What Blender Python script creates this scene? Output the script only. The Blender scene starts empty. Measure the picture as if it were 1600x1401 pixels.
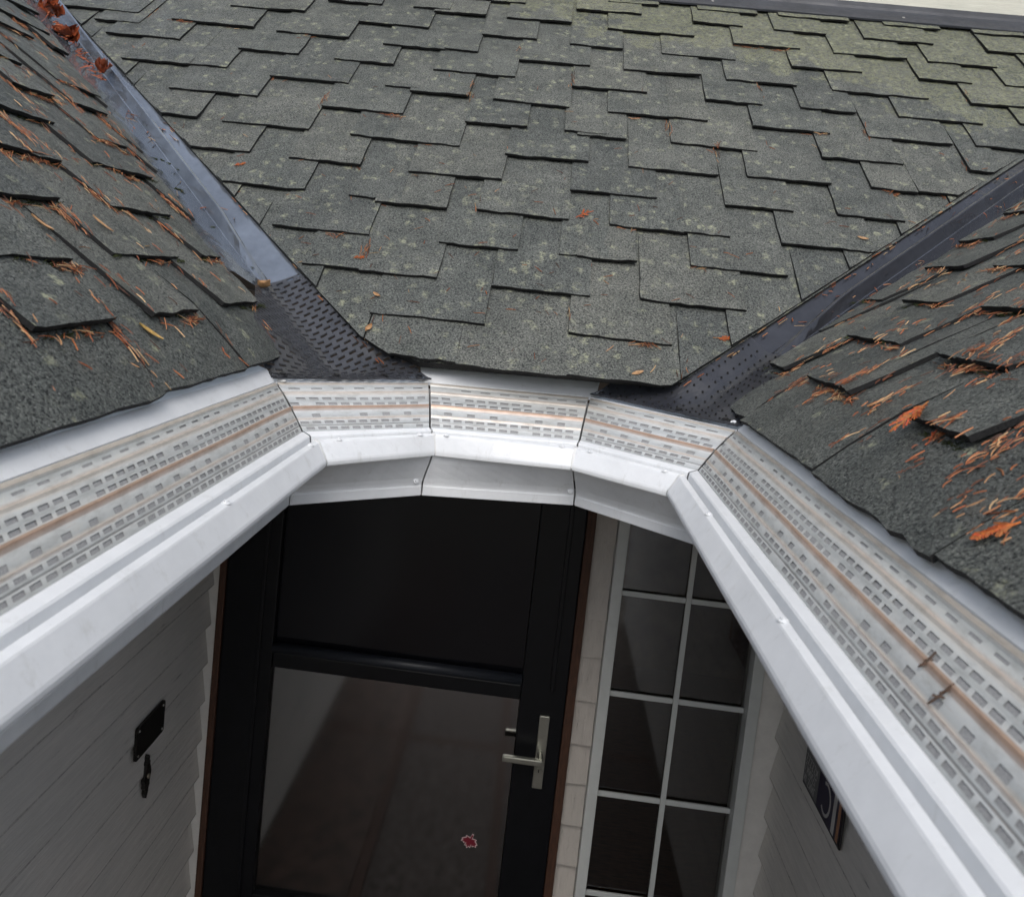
import bpy, bmesh, math, random
from mathutils import Vector, Matrix, noise

random.seed(11)
scene = bpy.context.scene
COL = scene.collection

# ------------------------------------------------------------------ camera
CAMZ = 2.42
cam_d = bpy.data.cameras.new('camera')
cam = bpy.data.objects.new('camera', cam_d)
COL.objects.link(cam)
cr = Vector((0.99273, 0.05914, 0.10486)); cu = Vector((-0.10927, 0.07716, 0.99101)); cf = Vector((-0.05051, 0.99526, -0.08306))
M = Matrix((cr, cu, -cf)).transposed().to_4x4()
M.translation = (0, 0, CAMZ)
cam.matrix_world = M
cam_d.sensor_width = 36.0
cam_d.sensor_fit = 'HORIZONTAL'
cam_d.lens = 1243.87 / 1600 * 36
cam_d.shift_x = 0.01284
cam_d.shift_y = -0.10099
cam_d.clip_start = 0.02
cam_d.clip_end = 400
cam_d.dof.use_dof = True
cam_d.dof.focus_distance = 2.0
cam_d.dof.aperture_fstop = 9.0
scene.camera = cam

# ------------------------------------------------------------------ sky and sun (overcast)
SUN_EL, SUN_AZ = math.radians(52), math.radians(178)
world = bpy.data.worlds.new('World')
scene.world = world
world.use_nodes = True
wn = world.node_tree
wn.nodes.clear()
wo = wn.nodes.new('ShaderNodeOutputWorld'); wb = wn.nodes.new('ShaderNodeBackground')
sky = wn.nodes.new('ShaderNodeTexSky'); sky.sky_type = 'NISHITA'; sky.sun_disc = False
sky.sun_elevation = SUN_EL; sky.sun_rotation = SUN_AZ
sky.air_density = 1.0; sky.dust_density = 2.5; sky.ozone_density = 1.0
hs = wn.nodes.new('ShaderNodeHueSaturation'); hs.inputs['Saturation'].default_value = 0.58
wn.links.new(sky.outputs[0], hs.inputs['Color']); wn.links.new(hs.outputs[0], wb.inputs[0])
wb.inputs[1].default_value = 0.13
wn.links.new(wb.outputs[0], wo.inputs[0])
sun_d = bpy.data.lights.new('sun', 'SUN'); sun_d.energy = 0.6; sun_d.angle = math.radians(40); sun_d.color = (1, 0.985, 0.96)
sun = bpy.data.objects.new('sun', sun_d); COL.objects.link(sun)
sdir = Vector((math.cos(SUN_EL) * math.sin(SUN_AZ), math.cos(SUN_EL) * math.cos(SUN_AZ), math.sin(SUN_EL)))
sun.rotation_euler = sdir.to_track_quat('Z', 'Y').to_euler()
sun.location = (0, -3, 8)
scene.view_settings.view_transform = 'Standard'
scene.view_settings.look = 'None'
scene.view_settings.exposure = 0.62
scene.view_settings.gamma = 1.0
scene.cycles.max_bounces = 6; scene.cycles.diffuse_bounces = 3; scene.cycles.glossy_bounces = 3; scene.cycles.transparent_max_bounces = 6
scene.cycles.use_adaptive_sampling = True; scene.cycles.adaptive_threshold = 0.035; scene.cycles.use_denoising = True
scene.cycles.caustics_reflective = False; scene.cycles.caustics_refractive = False

# ------------------------------------------------------------------ helpers
def obj(name, me, parent=None, mats=None, **props):
    o = bpy.data.objects.new(name, me); COL.objects.link(o)
    if mats is not None and len(me.materials) == 0:
        for m in (mats if isinstance(mats, (list, tuple)) else [mats]):
            me.materials.append(m)
    if parent is not None:
        o.parent = parent
        if parent.parent is None:
            o.location = -parent.location
    for k, v in props.items():
        o[k] = v
    return o
def thing(name, label, cat, loc=(0, 0, 0), group=None):
    o = bpy.data.objects.new(name, None); COL.objects.link(o)
    o.location = loc; o.empty_display_size = 0.05
    o['label'] = label; o['category'] = cat
    if group: o['group'] = group
    return o
def tag(o, label, cat, group=None):
    o['label'] = label; o['category'] = cat
    if group: o['group'] = group
    return o
def me_from(name, verts, faces, mi=None, smooth=False):
    me = bpy.data.meshes.new(name); me.from_pydata([tuple(v) for v in verts], [], faces)
    if mi:
        for p, i in zip(me.polygons, mi): p.material_index = i
    if smooth:
        for p in me.polygons: p.use_smooth = True
    me.update()
    return me
def bm_me(name, bm, recalc=True):
    if recalc: bmesh.ops.recalc_face_normals(bm, faces=bm.faces)
    me = bpy.data.meshes.new(name); bm.to_mesh(me); bm.free(); return me
def add_box(bm, x0, x1, y0, y1, z0, z1, bev=0.0):
    r = bmesh.ops.create_cube(bm, size=1.0)
    for v in r['verts']:
        v.co = Vector((x0 + (v.co.x + .5) * (x1 - x0), y0 + (v.co.y + .5) * (y1 - y0), z0 + (v.co.z + .5) * (z1 - z0)))
    if bev > 0:
        ed = list({e for v in r['verts'] for e in v.link_edges})
        bmesh.ops.bevel(bm, geom=ed, offset=bev, segments=2, affect='EDGES', profile=0.6)
    return bm
def box_me(name, *a, bev=0.0):
    bm = bmesh.new(); add_box(bm, *a, bev=bev); return bm_me(name, bm)
def screw_me(name, c, nrm, r=0.005, h=0.0035, hexa=True, washer=True):
    bm = bmesh.new()
    if washer:
        bmesh.ops.create_cone(bm, cap_ends=True, segments=14, radius1=r * 1.55, radius2=r * 1.4, depth=h * .35, matrix=Matrix.Translation((0, 0, h * .17)))
    bmesh.ops.create_cone(bm, cap_ends=True, segments=6 if hexa else 12, radius1=r, radius2=r * .85, depth=h, matrix=Matrix.Translation((0, 0, h * .5)))
    q = Vector(nrm).normalized().to_track_quat('Z', 'Y').to_matrix().to_4x4()
    bmesh.ops.transform(bm, matrix=Matrix.Translation(c) @ q, verts=bm.verts)
    return bm_me(name, bm)

# ------------------------------------------------------------------ materials
class NT:
    def __init__(s, name, rough=0.6, metal=0.0, spec=0.5):
        s.m = bpy.data.materials.new(name); s.m.use_nodes = True
        s.t = s.m.node_tree; s.b = s.t.nodes['Principled BSDF']
        s.b.inputs['Roughness'].default_value = rough; s.b.inputs['Metallic'].default_value = metal
        s.b.inputs['Specular IOR Level'].default_value = spec
    def n(s, ty, **kw):
        x = s.t.nodes.new(ty)
        for k, v in kw.items(): setattr(x, k, v)
        return x
    def l(s, a, b): s.t.links.new(a, b)
    def coord(s, kind='Object', scale=(1, 1, 1)):
        c = s.n('ShaderNodeTexCoord'); mp = s.n('ShaderNodeMapping'); mp.inputs['Scale'].default_value = scale
        s.l(c.outputs[kind], mp.inputs['Vector']); return mp.outputs[0]
    def noise(s, vec, scale, detail=3.0, rough=0.6):
        x = s.n('ShaderNodeTexNoise'); x.inputs['Scale'].default_value = scale; x.inputs['Detail'].default_value = detail; x.inputs['Roughness'].default_value = rough
        s.l(vec, x.inputs['Vector']); return x.outputs[0]
    def ramp(s, fac, stops, interp='LINEAR'):
        x = s.n('ShaderNodeValToRGB'); cr_ = x.color_ramp; cr_.interpolation = interp
        while len(cr_.elements) < len(stops): cr_.elements.new(0.5)
        for e, (p, c) in zip(cr_.elements, stops):
            e.position = p; e.color = (*c, 1) if len(c) == 3 else c
        s.l(fac, x.inputs[0]); return x.outputs[0]
    def mix(s, fac, a, b, mode='MIX'):
        x = s.n('ShaderNodeMix', data_type='RGBA', blend_type=mode)
        for sock, v in ((x.inputs[0], fac), (x.inputs[6], a), (x.inputs[7], b)):
            if hasattr(v, 'is_linked'): s.l(v, sock)
            elif isinstance(v, tuple): sock.default_value = (*v, 1)
            else: sock.default_value = v
        return x.outputs[2]
    def math(s, op, a, b=0.0):
        x = s.n('ShaderNodeMath', operation=op)
        for sock, v in ((x.inputs[0], a), (x.inputs[1], b)):
            if hasattr(v, 'is_linked'): s.l(v, sock)
            else: sock.default_value = v
        return x.outputs[0]
    def col(s, c):
        if isinstance(c, tuple): s.b.inputs['Base Color'].default_value = (*c, 1)
        else: s.l(c, s.b.inputs['Base Color'])
        return s
    def rough(s, r): s.l(r, s.b.inputs['Roughness']); return s
    def bump(s, h, strength=0.3, dist=0.01):
        x = s.n('ShaderNodeBump'); x.inputs['Strength'].default_value = strength; x.inputs['Distance'].default_value = dist
        s.l(h, x.inputs['Height']); s.l(x.outputs[0], s.b.inputs['Normal']); return s

def shingle_mat(name, lichen, tone=1.0, grad=False):
    k = NT(name, 0.72, spec=0.35)
    v = k.coord()
    g = k.noise(v, 215, 3, .8)
    base = k.ramp(g, [(0.385, (.008 * tone, .011 * tone, .012 * tone)), (0.45, (.084 * tone, .088 * tone, .083 * tone)), (0.56, (.150 * tone, .156 * tone, .146 * tone)), (0.70, (.27 * tone, .28 * tone, .25 * tone))])
    big = k.noise(v, 9, 4, .6)
    base = k.mix(0.75, base, k.ramp(big, [(0.3, (.62, .65, .64)), (0.7, (1.25, 1.24, 1.2))]), 'MULTIPLY')
    oi = k.n('ShaderNodeObjectInfo')
    base = k.mix(0.9, base, k.ramp(oi.outputs['Random'], [(0, (.72, .74, .74)), (.35, (.88, .90, .88)), (.7, (.97, .97, .94)), (1, (1.10, 1.08, 1.02))]), 'MULTIPLY')
    # lichen: pale yellow-green crusts
    vor = k.n('ShaderNodeTexVoronoi'); vor.inputs['Scale'].default_value = 30; vor.inputs['Randomness'].default_value = 1
    wv = k.n('ShaderNodeVectorMath', operation='ADD'); nz = k.n('ShaderNodeTexNoise'); nz.inputs['Scale'].default_value = 70
    k.l(v, nz.inputs['Vector']); sc_ = k.n('ShaderNodeVectorMath', operation='SCALE'); sc_.inputs['Scale'].default_value = .035
    k.l(nz.outputs[1], sc_.inputs[0]); k.l(v, wv.inputs[0]); k.l(sc_.outputs[0], wv.inputs[1]); k.l(wv.outputs[0], vor.inputs['Vector'])
    spot = k.ramp(vor.outputs['Distance'], [(0.20, (1, 1, 1)), (0.42, (0, 0, 0))])
    cellr = k.ramp(k.n_sep(vor.outputs['Color']), [(1 - lichen - .08, (0, 0, 0)), (1 - lichen + .08, (1, 1, 1))])
    grain = k.ramp(k.noise(v, 130, 4, .8), [(.42, (.0, .0, .0)), (.60, (1, 1, 1))])
    f = k.math('MULTIPLY', k.math('MULTIPLY', spot, cellr), grain)
    if grad:
        tc = k.n('ShaderNodeTexCoord'); sp = k.n('ShaderNodeSeparateXYZ'); k.l(tc.outputs['Object'], sp.inputs[0])
        # growth is heavier high up towards the wall, on the right
        gsum = k.math('ADD', k.math('MULTIPLY', sp.outputs[0], .30), k.math('MULTIPLY', k.math('SUBTRACT', sp.outputs[1], 2.75), 1.0))
        gf = k.ramp(k.math('ADD', gsum, k.math('MULTIPLY', k.noise(v, 6, 4, .7), .9)), [(.97, (0, 0, 0)), (2.2, (1, 1, 1))])
        film = k.math('MULTIPLY', gf, k.ramp(k.noise(v, 75, 5, .8), [(.46, (.04, .04, .04)), (.55, (.85, .85, .85))]))
        base = k.mix(k.math('MULTIPLY', film, .62), base, (.26, .265, .14))
        f = k.math('MULTIPLY', f, k.ramp(k.noise(v, 3.2, 2), [(.35, (.55, .55, .55)), (.6, (1, 1, 1))]))
    base = k.mix(k.math('MULTIPLY', f, .95), base, (.38, .39, .26))
    # light mineral granules
    wh = k.ramp(k.noise(v, 420, 1, .5), [(.70, (0, 0, 0)), (.76, (.8, .8, .8))])
    base = k.mix(wh, base, (.42, .42, .40))
    k.col(base)
    k.rough(k.ramp(k.noise(v, 14, 3), [(.35, (.36, .36, .36)), (.65, (.78, .78, .78))]))
    k.bump(g, .7, .004)
    return k.m
def n_sep(self, c):
    x = self.n('ShaderNodeSeparateColor'); self.l(c, x.inputs[0]); return x.outputs[0]
NT.n_sep = n_sep

M_SH_C = shingle_mat('asphalt_granules_centre', .45, .96, True)
M_SH_L = shingle_mat('asphalt_granules_left', .16, 1.02)
M_SH_R = shingle_mat('asphalt_granules_right', .12, .92)
def simple(name, c, rough=.6, metal=0., nscale=None, amt=.3, bump=0., stretch=(1, 1, 1), spec=.5):
    k = NT(name, rough, metal, spec)
    if nscale:
        v = k.coord('Object', stretch); nz = k.noise(v, nscale, 5, .65)
        lo = tuple(max(0, x * (1 - amt)) for x in c); hi = tuple(min(1, x * (1 + amt)) for x in c)
        k.col(k.ramp(nz, [(.3, lo), (.7, hi)]))
        if bump: k.bump(nz, bump, .004)
    else: k.col(c)
    return k.m
M_EDGE = simple('asphalt_edge', (.009, .009, .009), .85, 0, 300, .7, .6)
M_DECK = simple('roofing_felt', (.012, .012, .012), .9)
def white_mat():
    k = NT('white_gutter_paint', .34)
    v = k.coord(); d = k.noise(v, 7, 6, .7); sp = k.noise(v, 240, 2, .5)
    c = k.ramp(d, [(.30, (.74, .755, .76)), (.60, (.83, .845, .85))])
    c = k.mix(k.ramp(sp, [(.76, (0, 0, 0)), (.80, (.7, .7, .7))]), c, (.30, .28, .24))
    gr = k.ramp(k.noise(k.coord('Object', (1, 1, .25)), 38, 5, .75), [(.57, (0, 0, 0)), (.78, (.40, .40, .40))])
    c = k.mix(gr, c, (.42, .41, .36))
    k.col(c); k.bump(k.noise(v, 9, 3), .10, .015)
    return k.m
M_WHITE = white_mat()
M_CAULK = simple('white_caulk', (.74, .74, .72), .5, 0, 60, .08, .5)
def valley_mat(name, c, r0, r1, metal=0.0):
    k = NT(name, .25, metal, .6); v = k.coord()
    nz = k.noise(v, 6, 5, .65)
    k.col(k.ramp(nz, [(.3, tuple(x * .7 for x in c)), (.7, tuple(x * 1.3 for x in c))]))
    k.rough(k.ramp(k.noise(v, 11, 4, .7), [(.35, (r0,) * 3), (.65, (r1,) * 3)]))
    k.bump(k.noise(v, 9, 3), .10, .02)
    return k.m
M_VAL = valley_mat('dark_painted_metal', (.27, .30, .34), .04, .14, .65)
M_VAL2 = valley_mat('black_valley_metal', (.06, .062, .07), .04, .15, .45)
M_FLASH = valley_mat('dark_flashing_metal', (.035, .038, .046), .38, .6)
M_PLAST = valley_mat('black_plastic_screen', (.045, .047, .053), .20, .42)
M_PLAST2 = valley_mat('dark_grey_bumpy_sheet', (.032, .034, .041), .26, .5)
M_DKSCREW = simple('dark_screw', (.035, .035, .038), .35, .6)
M_STEEL = simple('brushed_steel', (.42, .42, .37), .34, .85, 120, .12, 0, (1, 1, 12))
M_BLACK = simple('black_door_paint', (.004, .0045, .006), .35, 0, 30, .25, .05, (1, 1, 1), .3)
M_RUB = simple('black_gasket', (.016, .019, .026), .45)
M_WOOD = simple('brown_stained_wood', (.065, .027, .014), .7, 0, 22, .5, .3, (8, 8, 1))
def siding_mat(name, c, st):
    k = NT(name, .72); v = k.coord('Object', st)
    a = k.noise(v, 70, 4, .7); b = k.noise(k.coord(), 3, 4)
    col = k.ramp(a, [(.24, tuple(x * .40 for x in c)), (.33, tuple(x * .93 for x in c)), (.7, tuple(min(1, x * 1.06) for x in c))])
    col = k.mix(.6, col, k.ramp(b, [(.3, (.85, .86, .85)), (.7, (1.08, 1.05, 1.03))]), 'MULTIPLY')
    k.col(col); k.bump(a, .45, .006); return k.m
M_SIDE = siding_mat('grey_painted_siding', (.74, .72, .68), (1, .10, 1.3))
M_LAPSHADE = simple('lap_shade_and_grime', (.52, .50, .465), .8, 0, 60, .35)  # darker siding colour: painted shadow under each lap, plus grime
M_STRIP = siding_mat('pale_shingle_siding', (.56, .52, .475), (1.2, 1, .16))
M_TRIM = simple('off_white_trim', (.72, .70, .66), .55, 0, 18, .08, .05)
M_VINYL = simple('white_vinyl', (.62, .64, .62), .4, 0, 20, .05)
M_SOFF = simple('soffit_panel', (.22, .215, .20), .6, 0, 9, .12)
def glass_mat(name, extra, tint, rough=.03):
    m = bpy.data.materials.new(name); m.use_nodes = True; t = m.node_tree; t.nodes.clear()
    o = t.nodes.new('ShaderNodeOutputMaterial'); mx = t.nodes.new('ShaderNodeMixShader')
    tr = t.nodes.new('ShaderNodeBsdfTransparent'); tr.inputs[0].default_value = (*tint, 1)
    gl = t.nodes.new('ShaderNodeBsdfGlossy'); gl.inputs['Roughness'].default_value = rough
    fr = t.nodes.new('ShaderNodeFresnel'); fr.inputs[0].default_value = 1.5
    ad = t.nodes.new('ShaderNodeMath'); ad.operation = 'ADD'; ad.inputs[1].default_value = extra
    t.links.new(fr.outputs[0], ad.inputs[0]); t.links.new(ad.outputs[0], mx.inputs[0])
    t.links.new(tr.outputs[0], mx.inputs[1]); t.links.new(gl.outputs[0], mx.inputs[2]); t.links.new(mx.outputs[0], o.inputs[0])
    return m
M_GLASS = glass_mat('door_glass', .28, (.5, .5, .5), .075)
M_GLASSU = simple('black_fly_screen', (.005, .005, .007), .16, 0, 400, .4, 0, (1, 1, 1), .35)
M_GLASSW = glass_mat('window_glass', .12, (.75, .72, .68), .05)
def guard_mat():
    k = NT('perforated_guard_metal', .36, .25, .5)
    uv = k.n('ShaderNodeUVMap'); sp = k.n('ShaderNodeSeparateXYZ'); k.l(uv.outputs[0], sp.inputs[0])
    mp = k.n('ShaderNodeMapping'); mp.inputs['Scale'].default_value = (3.0, 26, 1); k.l(uv.outputs[0], mp.inputs[0])
    nz = k.noise(mp.outputs[0], 1.6, 5, .7)
    s = k.math('ADD', sp.outputs[1], k.math('MULTIPLY', k.math('SUBTRACT', nz, .5), .022))
    W = (.70, .71, .69); CR = (.68, .63, .56); TAN = (.56, .41, .31); GR = (.54, .56, .55); PK = (.67, .57, .49); DK = (.36, .35, .34)
    c = k.ramp(s, [(0, CR), (.055, (.62, .55, .47)), (.10, GR), (.20, W), (.255, PK), (.285, CR), (.33, W), (.45, GR), (.535, W), (.568, TAN), (.605, (.50, .34, .25)), (.64, W), (.74, GR), (.775, CR), (.79, PK), (.815, W), (.885, GR), (.897, DK), (.912, W), (.985, GR)])
    mp2 = k.n('ShaderNodeMapping'); mp2.inputs['Scale'].default_value = (9, 3, 1); k.l(uv.outputs[0], mp2.inputs[0])
    bl = k.noise(mp2.outputs[0], 2.5, 5, .7)
    c = k.mix(.8, c, k.ramp(bl, [(.28, (.66, .65, .62)), (.55, (1, 1, 1)), (.75, (1.06, 1.03, .98))]), 'MULTIPLY')
    mp3 = k.n('ShaderNodeMapping'); mp3.inputs['Scale'].default_value = (14, 60, 1); k.l(uv.outputs[0], mp3.inputs[0])
    fl = k.ramp(k.noise(mp3.outputs[0], 1.5, 4, .7), [(.60, (0, 0, 0)), (.72, (.55, .55, .55))])
    c = k.mix(fl, c, (.46, .32, .23))
    k.col(c); k.rough(k.ramp(bl, [(.3, (.5,) * 3), (.7, (.28,) * 3)]))
    return k.m
M_GUARD = guard_mat()
M_SCREEN = simple('fine_filter_screen', (.34, .34, .335), .6, .1, 900, .4)
def attr_mat(name, rough=.65, spec=.3):
    k = NT(name, rough, 0, spec); a = k.n('ShaderNodeVertexColor'); a.layer_name = 'Col'
    nz = k.noise(k.coord(), 300, 2); c = k.mix(.7, a.outputs[0], k.ramp(nz, [(.3, (.6, .6, .6)), (.7, (1.2, 1.2, 1.2))]), 'MULTIPLY')
    k.col(c); return k.m
M_NEEDLE = attr_mat('dry_conifer_litter')
M_LEAFTAN = simple('dry_tan_leaf', (.42, .24, .11), .6, 0, 90, .4, .3)
M_LEAFRED = simple('wet_rust_leaf', (.24, .055, .02), .35, 0, 60, .6, .4)
M_MOSS = simple('moss', (.035, .07, .012), .9, 0, 300, .6)

# ------------------------------------------------------------------ roof planes
ZR, YE, XL, XR = 2.1860, 1.7826, -0.4892, 0.3910
SC, SL, SR = .85, .72, .665
class Plane:
    def __init__(s, O, U, V):
        s.O = Vector(O); s.U = Vector(U).normalized(); s.V = Vector(V).normalized(); s.N = s.U.cross(s.V)
        if s.N.z < 0: s.N = -s.N
    def p(s, u, v, h=0.0): return s.O + s.U * u + s.V * v + s.N * h
PC = Plane((0, YE, ZR), (1, 0, 0), (0, 1, SC))
PLN = Plane((XL, 0, ZR), (0, 1, 0), (-1, 0, SL))
PRT = Plane((XR, 0, ZR), (0, 1, 0), (1, 0, SR))
def zC(x, y): return ZR + SC * (y - YE)
def zL(x, y): return ZR + SL * (XL - x)
def zRt(x, y): return ZR + SR * (x - XR)

C_TABS = [(-0.185,0.067,0.009),(0.067,0.325,0.015),(-0.406,-0.185,0.018),(-0.413,-0.136,0.162),(0.066,0.31,0.162),(-0.136,0.112,0.306),(0.238,0.5,0.312),(-0.476,-0.275,0.310),(-0.625,-0.403,0.315),(0.074,0.228,0.456),(-0.296,-0.083,0.457),(-0.748,-0.486,0.458),(0.026,0.156,0.463),(0.372,0.626,0.468),(0.627,0.882,0.609),(-0.502,-0.299,0.611),(0.157,0.36,0.611),(0.296,0.488,0.614),(-0.214,0.043,0.617),(-0.581,-0.436,0.628),(-0.973,-0.712,0.632),(0.04,0.292,0.764),(0.487,0.682,0.766),(0.81,0.999,0.772),(-0.44,-0.162,0.777),(-0.801,-0.587,0.785),(-1.147,-0.927,0.795),(0.21,0.481,0.919),(-0.166,0.088,0.92),(0.568,0.817,0.927),(0.937,1.075,0.930),(1.076,1.222,0.936),(-0.656,-0.512,0.945),(-0.517,-0.312,0.940),(-1.07,-0.791,0.955),(-1.3,-1.154,0.965),(0.047,0.204,1.08),(0.345,0.616,1.083),(0.819,1.069,1.085),(1.277,1.388,1.090),(-0.317,-0.115,1.090),(0.004,0.14,1.093),(-0.79,-0.521,1.1),(-1.31,-1.013,1.125),(0.619,0.869,1.237),(0.995,1.265,1.239),(0.345,0.471,1.244),(0.14,0.358,1.241),(1.343,1.568,1.247),(-0.244,0.014,1.25),(-0.529,-0.327,1.255),(-1.016,-0.744,1.270),(-0.617,-0.47,1.277),(-1.554,-1.311,1.296),(-1.315,-1.181,1.301),(0.475,0.67,1.392),(0.798,0.986,1.394),(0.015,0.274,1.398),(1.13,1.407,1.398),(-0.477,-0.187,1.425),(-0.836,-0.624,1.438),(-1.19,-0.969,1.45),(-1.697,-1.419,1.475),(1.413,1.676,1.546),(0.933,1.269,1.548),(0.559,0.81,1.555),(0.193,0.471,1.561),(-0.187,0.071,1.564),(-0.693,-0.463,1.588),(-0.466,-0.342,1.592),(-1.101,-0.827,1.613),(-1.511,-1.198,1.63),(-1.949,-1.652,1.66),(1.274,1.465,1.704),(0.814,1.071,1.709),(1.587,1.769,1.712),(0.336,0.61,1.722),(-0.009,0.189,1.731),(-0.345,-0.137,1.746),(-0.826,-0.553,1.756),(-1.345,-1.048,1.8),(1.347,1.604,1.858),(0.995,1.268,1.86),(0.616,0.868,1.866),(0.13,0.467,1.894),(-0.56,-0.351,1.913),(-0.27,-0.012,1.915),(-0.994,-0.773,1.932),(-0.646,-0.498,1.936),(1.613,1.841,2.002),(1.141,1.408,2.017),(0.79,0.995,2.026),(0.471,0.667,2.033),(0,0.265,2.056),(-0.432,-0.207,2.067)]
L_TABS = [(0.654,1.118,0.012),(1.123,1.445,0.018),(1.448,1.669,0.022),(0.936,1.12,0.168),(1.244,1.407,0.175),(1.545,1.772,0.186),(1.018,1.186,0.304),(1.332,1.576,0.325),(1.697,1.802,0.335),(1.175,1.342,0.459),(1.527,1.781,0.475),(1.441,1.531,0.605),(1.339,1.49,0.613),(1.674,1.936,0.635),(1.861,1.996,0.763),(1.493,1.704,0.768),(1.731,1.871,0.91),(1.975,2.136,0.93),(1.811,1.919,1.05),(2.064,2.25,1.295)]
R_TABS = [(0.803,1.164,0.012),(1.167,1.590,0.016),(1.593,1.809,0.024),(0.949,1.11,0.159),(1.337,1.394,0.165),(1.394,1.558,0.168),(1.23,1.306,0.303),(1.109,1.247,0.305),(1.465,1.718,0.318),(1.311,1.444,0.46),(1.598,1.767,0.465),(1.564,1.689,0.626),(1.816,1.991,0.631),(1.944,2.107,0.779)]
# cut lines next to the valleys: (point, direction) with the kept side on the left of the direction
CUTS = {'C': [((-.418, .081), (-1.99, 1.71), (-.2, 1.0)), ((.322, .049), (1.497, 1.243), (.3, 1.0)), ((-.271, -.012), (-.418, .081), (0, .5))],
        'L': [((1.625, .03), (2.44, 1.324), (.5, .5))],
        'R': [((1.715, .0), (2.27, 1.04), (.5, .5))]}
TT, TLEN, TTH = .023, .36, .0088

def fill_courses(tabs, e, v_max, umin, umax, rnd):
    """Extend the courses sideways and upward beyond the part seen in the picture."""
    rows = []
    for t in sorted(tabs, key=lambda q: q[2]):
        if rows and t[2] - rows[-1][0] / rows[-1][1] < .07:
            rows[-1][0] += t[2]; rows[-1][1] += 1; rows[-1][2].append(t)
        else: rows.append([t[2], 1, [t]])
    courses = {}
    for s_, c, ts in rows: courses[round((s_ / c) / e)] = (s_ / c, ts)
    out = list(tabs)
    for k in range(0, int(v_max / e) + 1):
        v = courses[k][0] if k in courses else k * e + .012
        if k in courses:
            lo = min(t[0] for t in courses[k][1]); hi = max(t[1] for t in courses[k][1])
        else:
            lo = hi = (umin + umax) / 2 + rnd.uniform(-.2, .2)
        eave = k == 0
        u = lo - (0.003 if eave else rnd.uniform(.09, .19))
        while u > umin:
            w = rnd.uniform(.15, .29); out.append((u - w, u, v + rnd.uniform(-.004, .004))); u -= w + (0.003 if eave else rnd.uniform(.08, .19))
        u = hi + (0.003 if eave else rnd.uniform(.09, .19))
        while u < umax:
            w = rnd.uniform(.15, .29); out.append((u, u + w, v + rnd.uniform(-.004, .004))); u += w + (0.003 if eave else rnd.uniform(.08, .19))
    return out

def plate_mesh(name, pl, u0, u1, v0, length, T, cuts, seed, droop=0.0, thick=TTH, nu=11, nv=5, vtop=None):
    bm = bmesh.new()
    rr = random.Random(seed)
    v1 = v0 + length
    us = [u0 + (u1 - u0) * i / nu for i in range(nu + 1)]
    vs = [v0 + length * x for x in (0, .06, .2, .45, 1.0)]
    off = rr.uniform(0, 99)
    grid = []
    for j, v in enumerate(vs):
        row = []
        for i, u in enumerate(us):
            du = dv = 0
            if j == 0: dv = .0042 * noise.noise((u * 28 + off, 1.3, v)) + .0026 * noise.noise((u * 110, off, 0))
            if i in (0, nu): du = .003 * noise.noise((off, v * 45, 3.7 + i))
            row.append(bm.verts.new((u + du, v + dv, 0)))
        grid.append(row)
    for j in range(len(vs) - 1):
        for i in range(nu): bm.faces.new((grid[j][i], grid[j][i + 1], grid[j + 1][i + 1], grid[j + 1][i]))
    for a, b, keep in cuts:
        d = Vector((b[0] - a[0], b[1] - a[1], 0)); nn = Vector((-d.y, d.x, 0)).normalized()
        if (Vector((keep[0] - a[0], keep[1] - a[1], 0))).dot(nn) > 0: nn = -nn
        bmesh.ops.bisect_plane(bm, geom=bm.verts[:] + bm.edges[:] + bm.faces[:], plane_co=(a[0], a[1], 0), plane_no=nn, clear_outer=True)
    if not bm.faces or sum(f.calc_area() for f in bm.faces) < 2e-4:
        bm.free(); return None
    lift = rr.choice([0, 0, .0, .003, .006]) * rr.random(); lc = rr.choice([u0, u1])
    jit = rr.uniform(-.0012, .0012)
    verts, top = [], {}
    bm.verts.index_update()
    for v in bm.verts:
        d = max(0, v.co.y - v0)
        h = .006 + (T - .006) * (1 - d / length) + jit * (1 - d / length)
        h += lift * max(0, 1 - d / .09) * max(0, 1 - abs(v.co.x - lc) / (.7 * (u1 - u0)))
        h += .0022 * noise.noise((v.co.x * 14 + off, v.co.y * 14, 2)) + .0014 * noise.noise((v.co.x * 40, v.co.y * 40, off))
        if droop: h -= droop * max(0, 1 - (v.co.y - .045) / .21) ** 1.6
        verts.append((v.co.x, v.co.y, h))
    n = len(verts)
    faces = [[v.index for v in f.verts] for f in bm.faces]
    mi = [0] * len(faces)
    bnd = [(e.verts[0].index, e.verts[1].index, e.link_faces[0]) for e in bm.edges if len(e.link_faces) == 1]
    lows = {}
    V3 = [pl.p(*v) for v in verts]
    for a, b, f in bnd:
        for q in (a, b):
            if q not in lows:
                lows[q] = len(V3)
                u_, v_, h_ = verts[q]
                V3.append(pl.p(u_, v_ + .0008, h_ - thick))
        idx = [v.index for v in f.verts]
        ia = idx.index(a)
        if idx[(ia + 1) % len(idx)] == b: faces.append([b, a, lows[a], lows[b]])
        else: faces.append([a, b, lows[b], lows[a]])
        mi.append(1)
    bm.free()
    # orient tops along +N
    me = me_from(name, V3, faces, mi)
    if me.polygons[0].normal.dot(pl.N) < 0: me.flip_normals()
    return me

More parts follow.
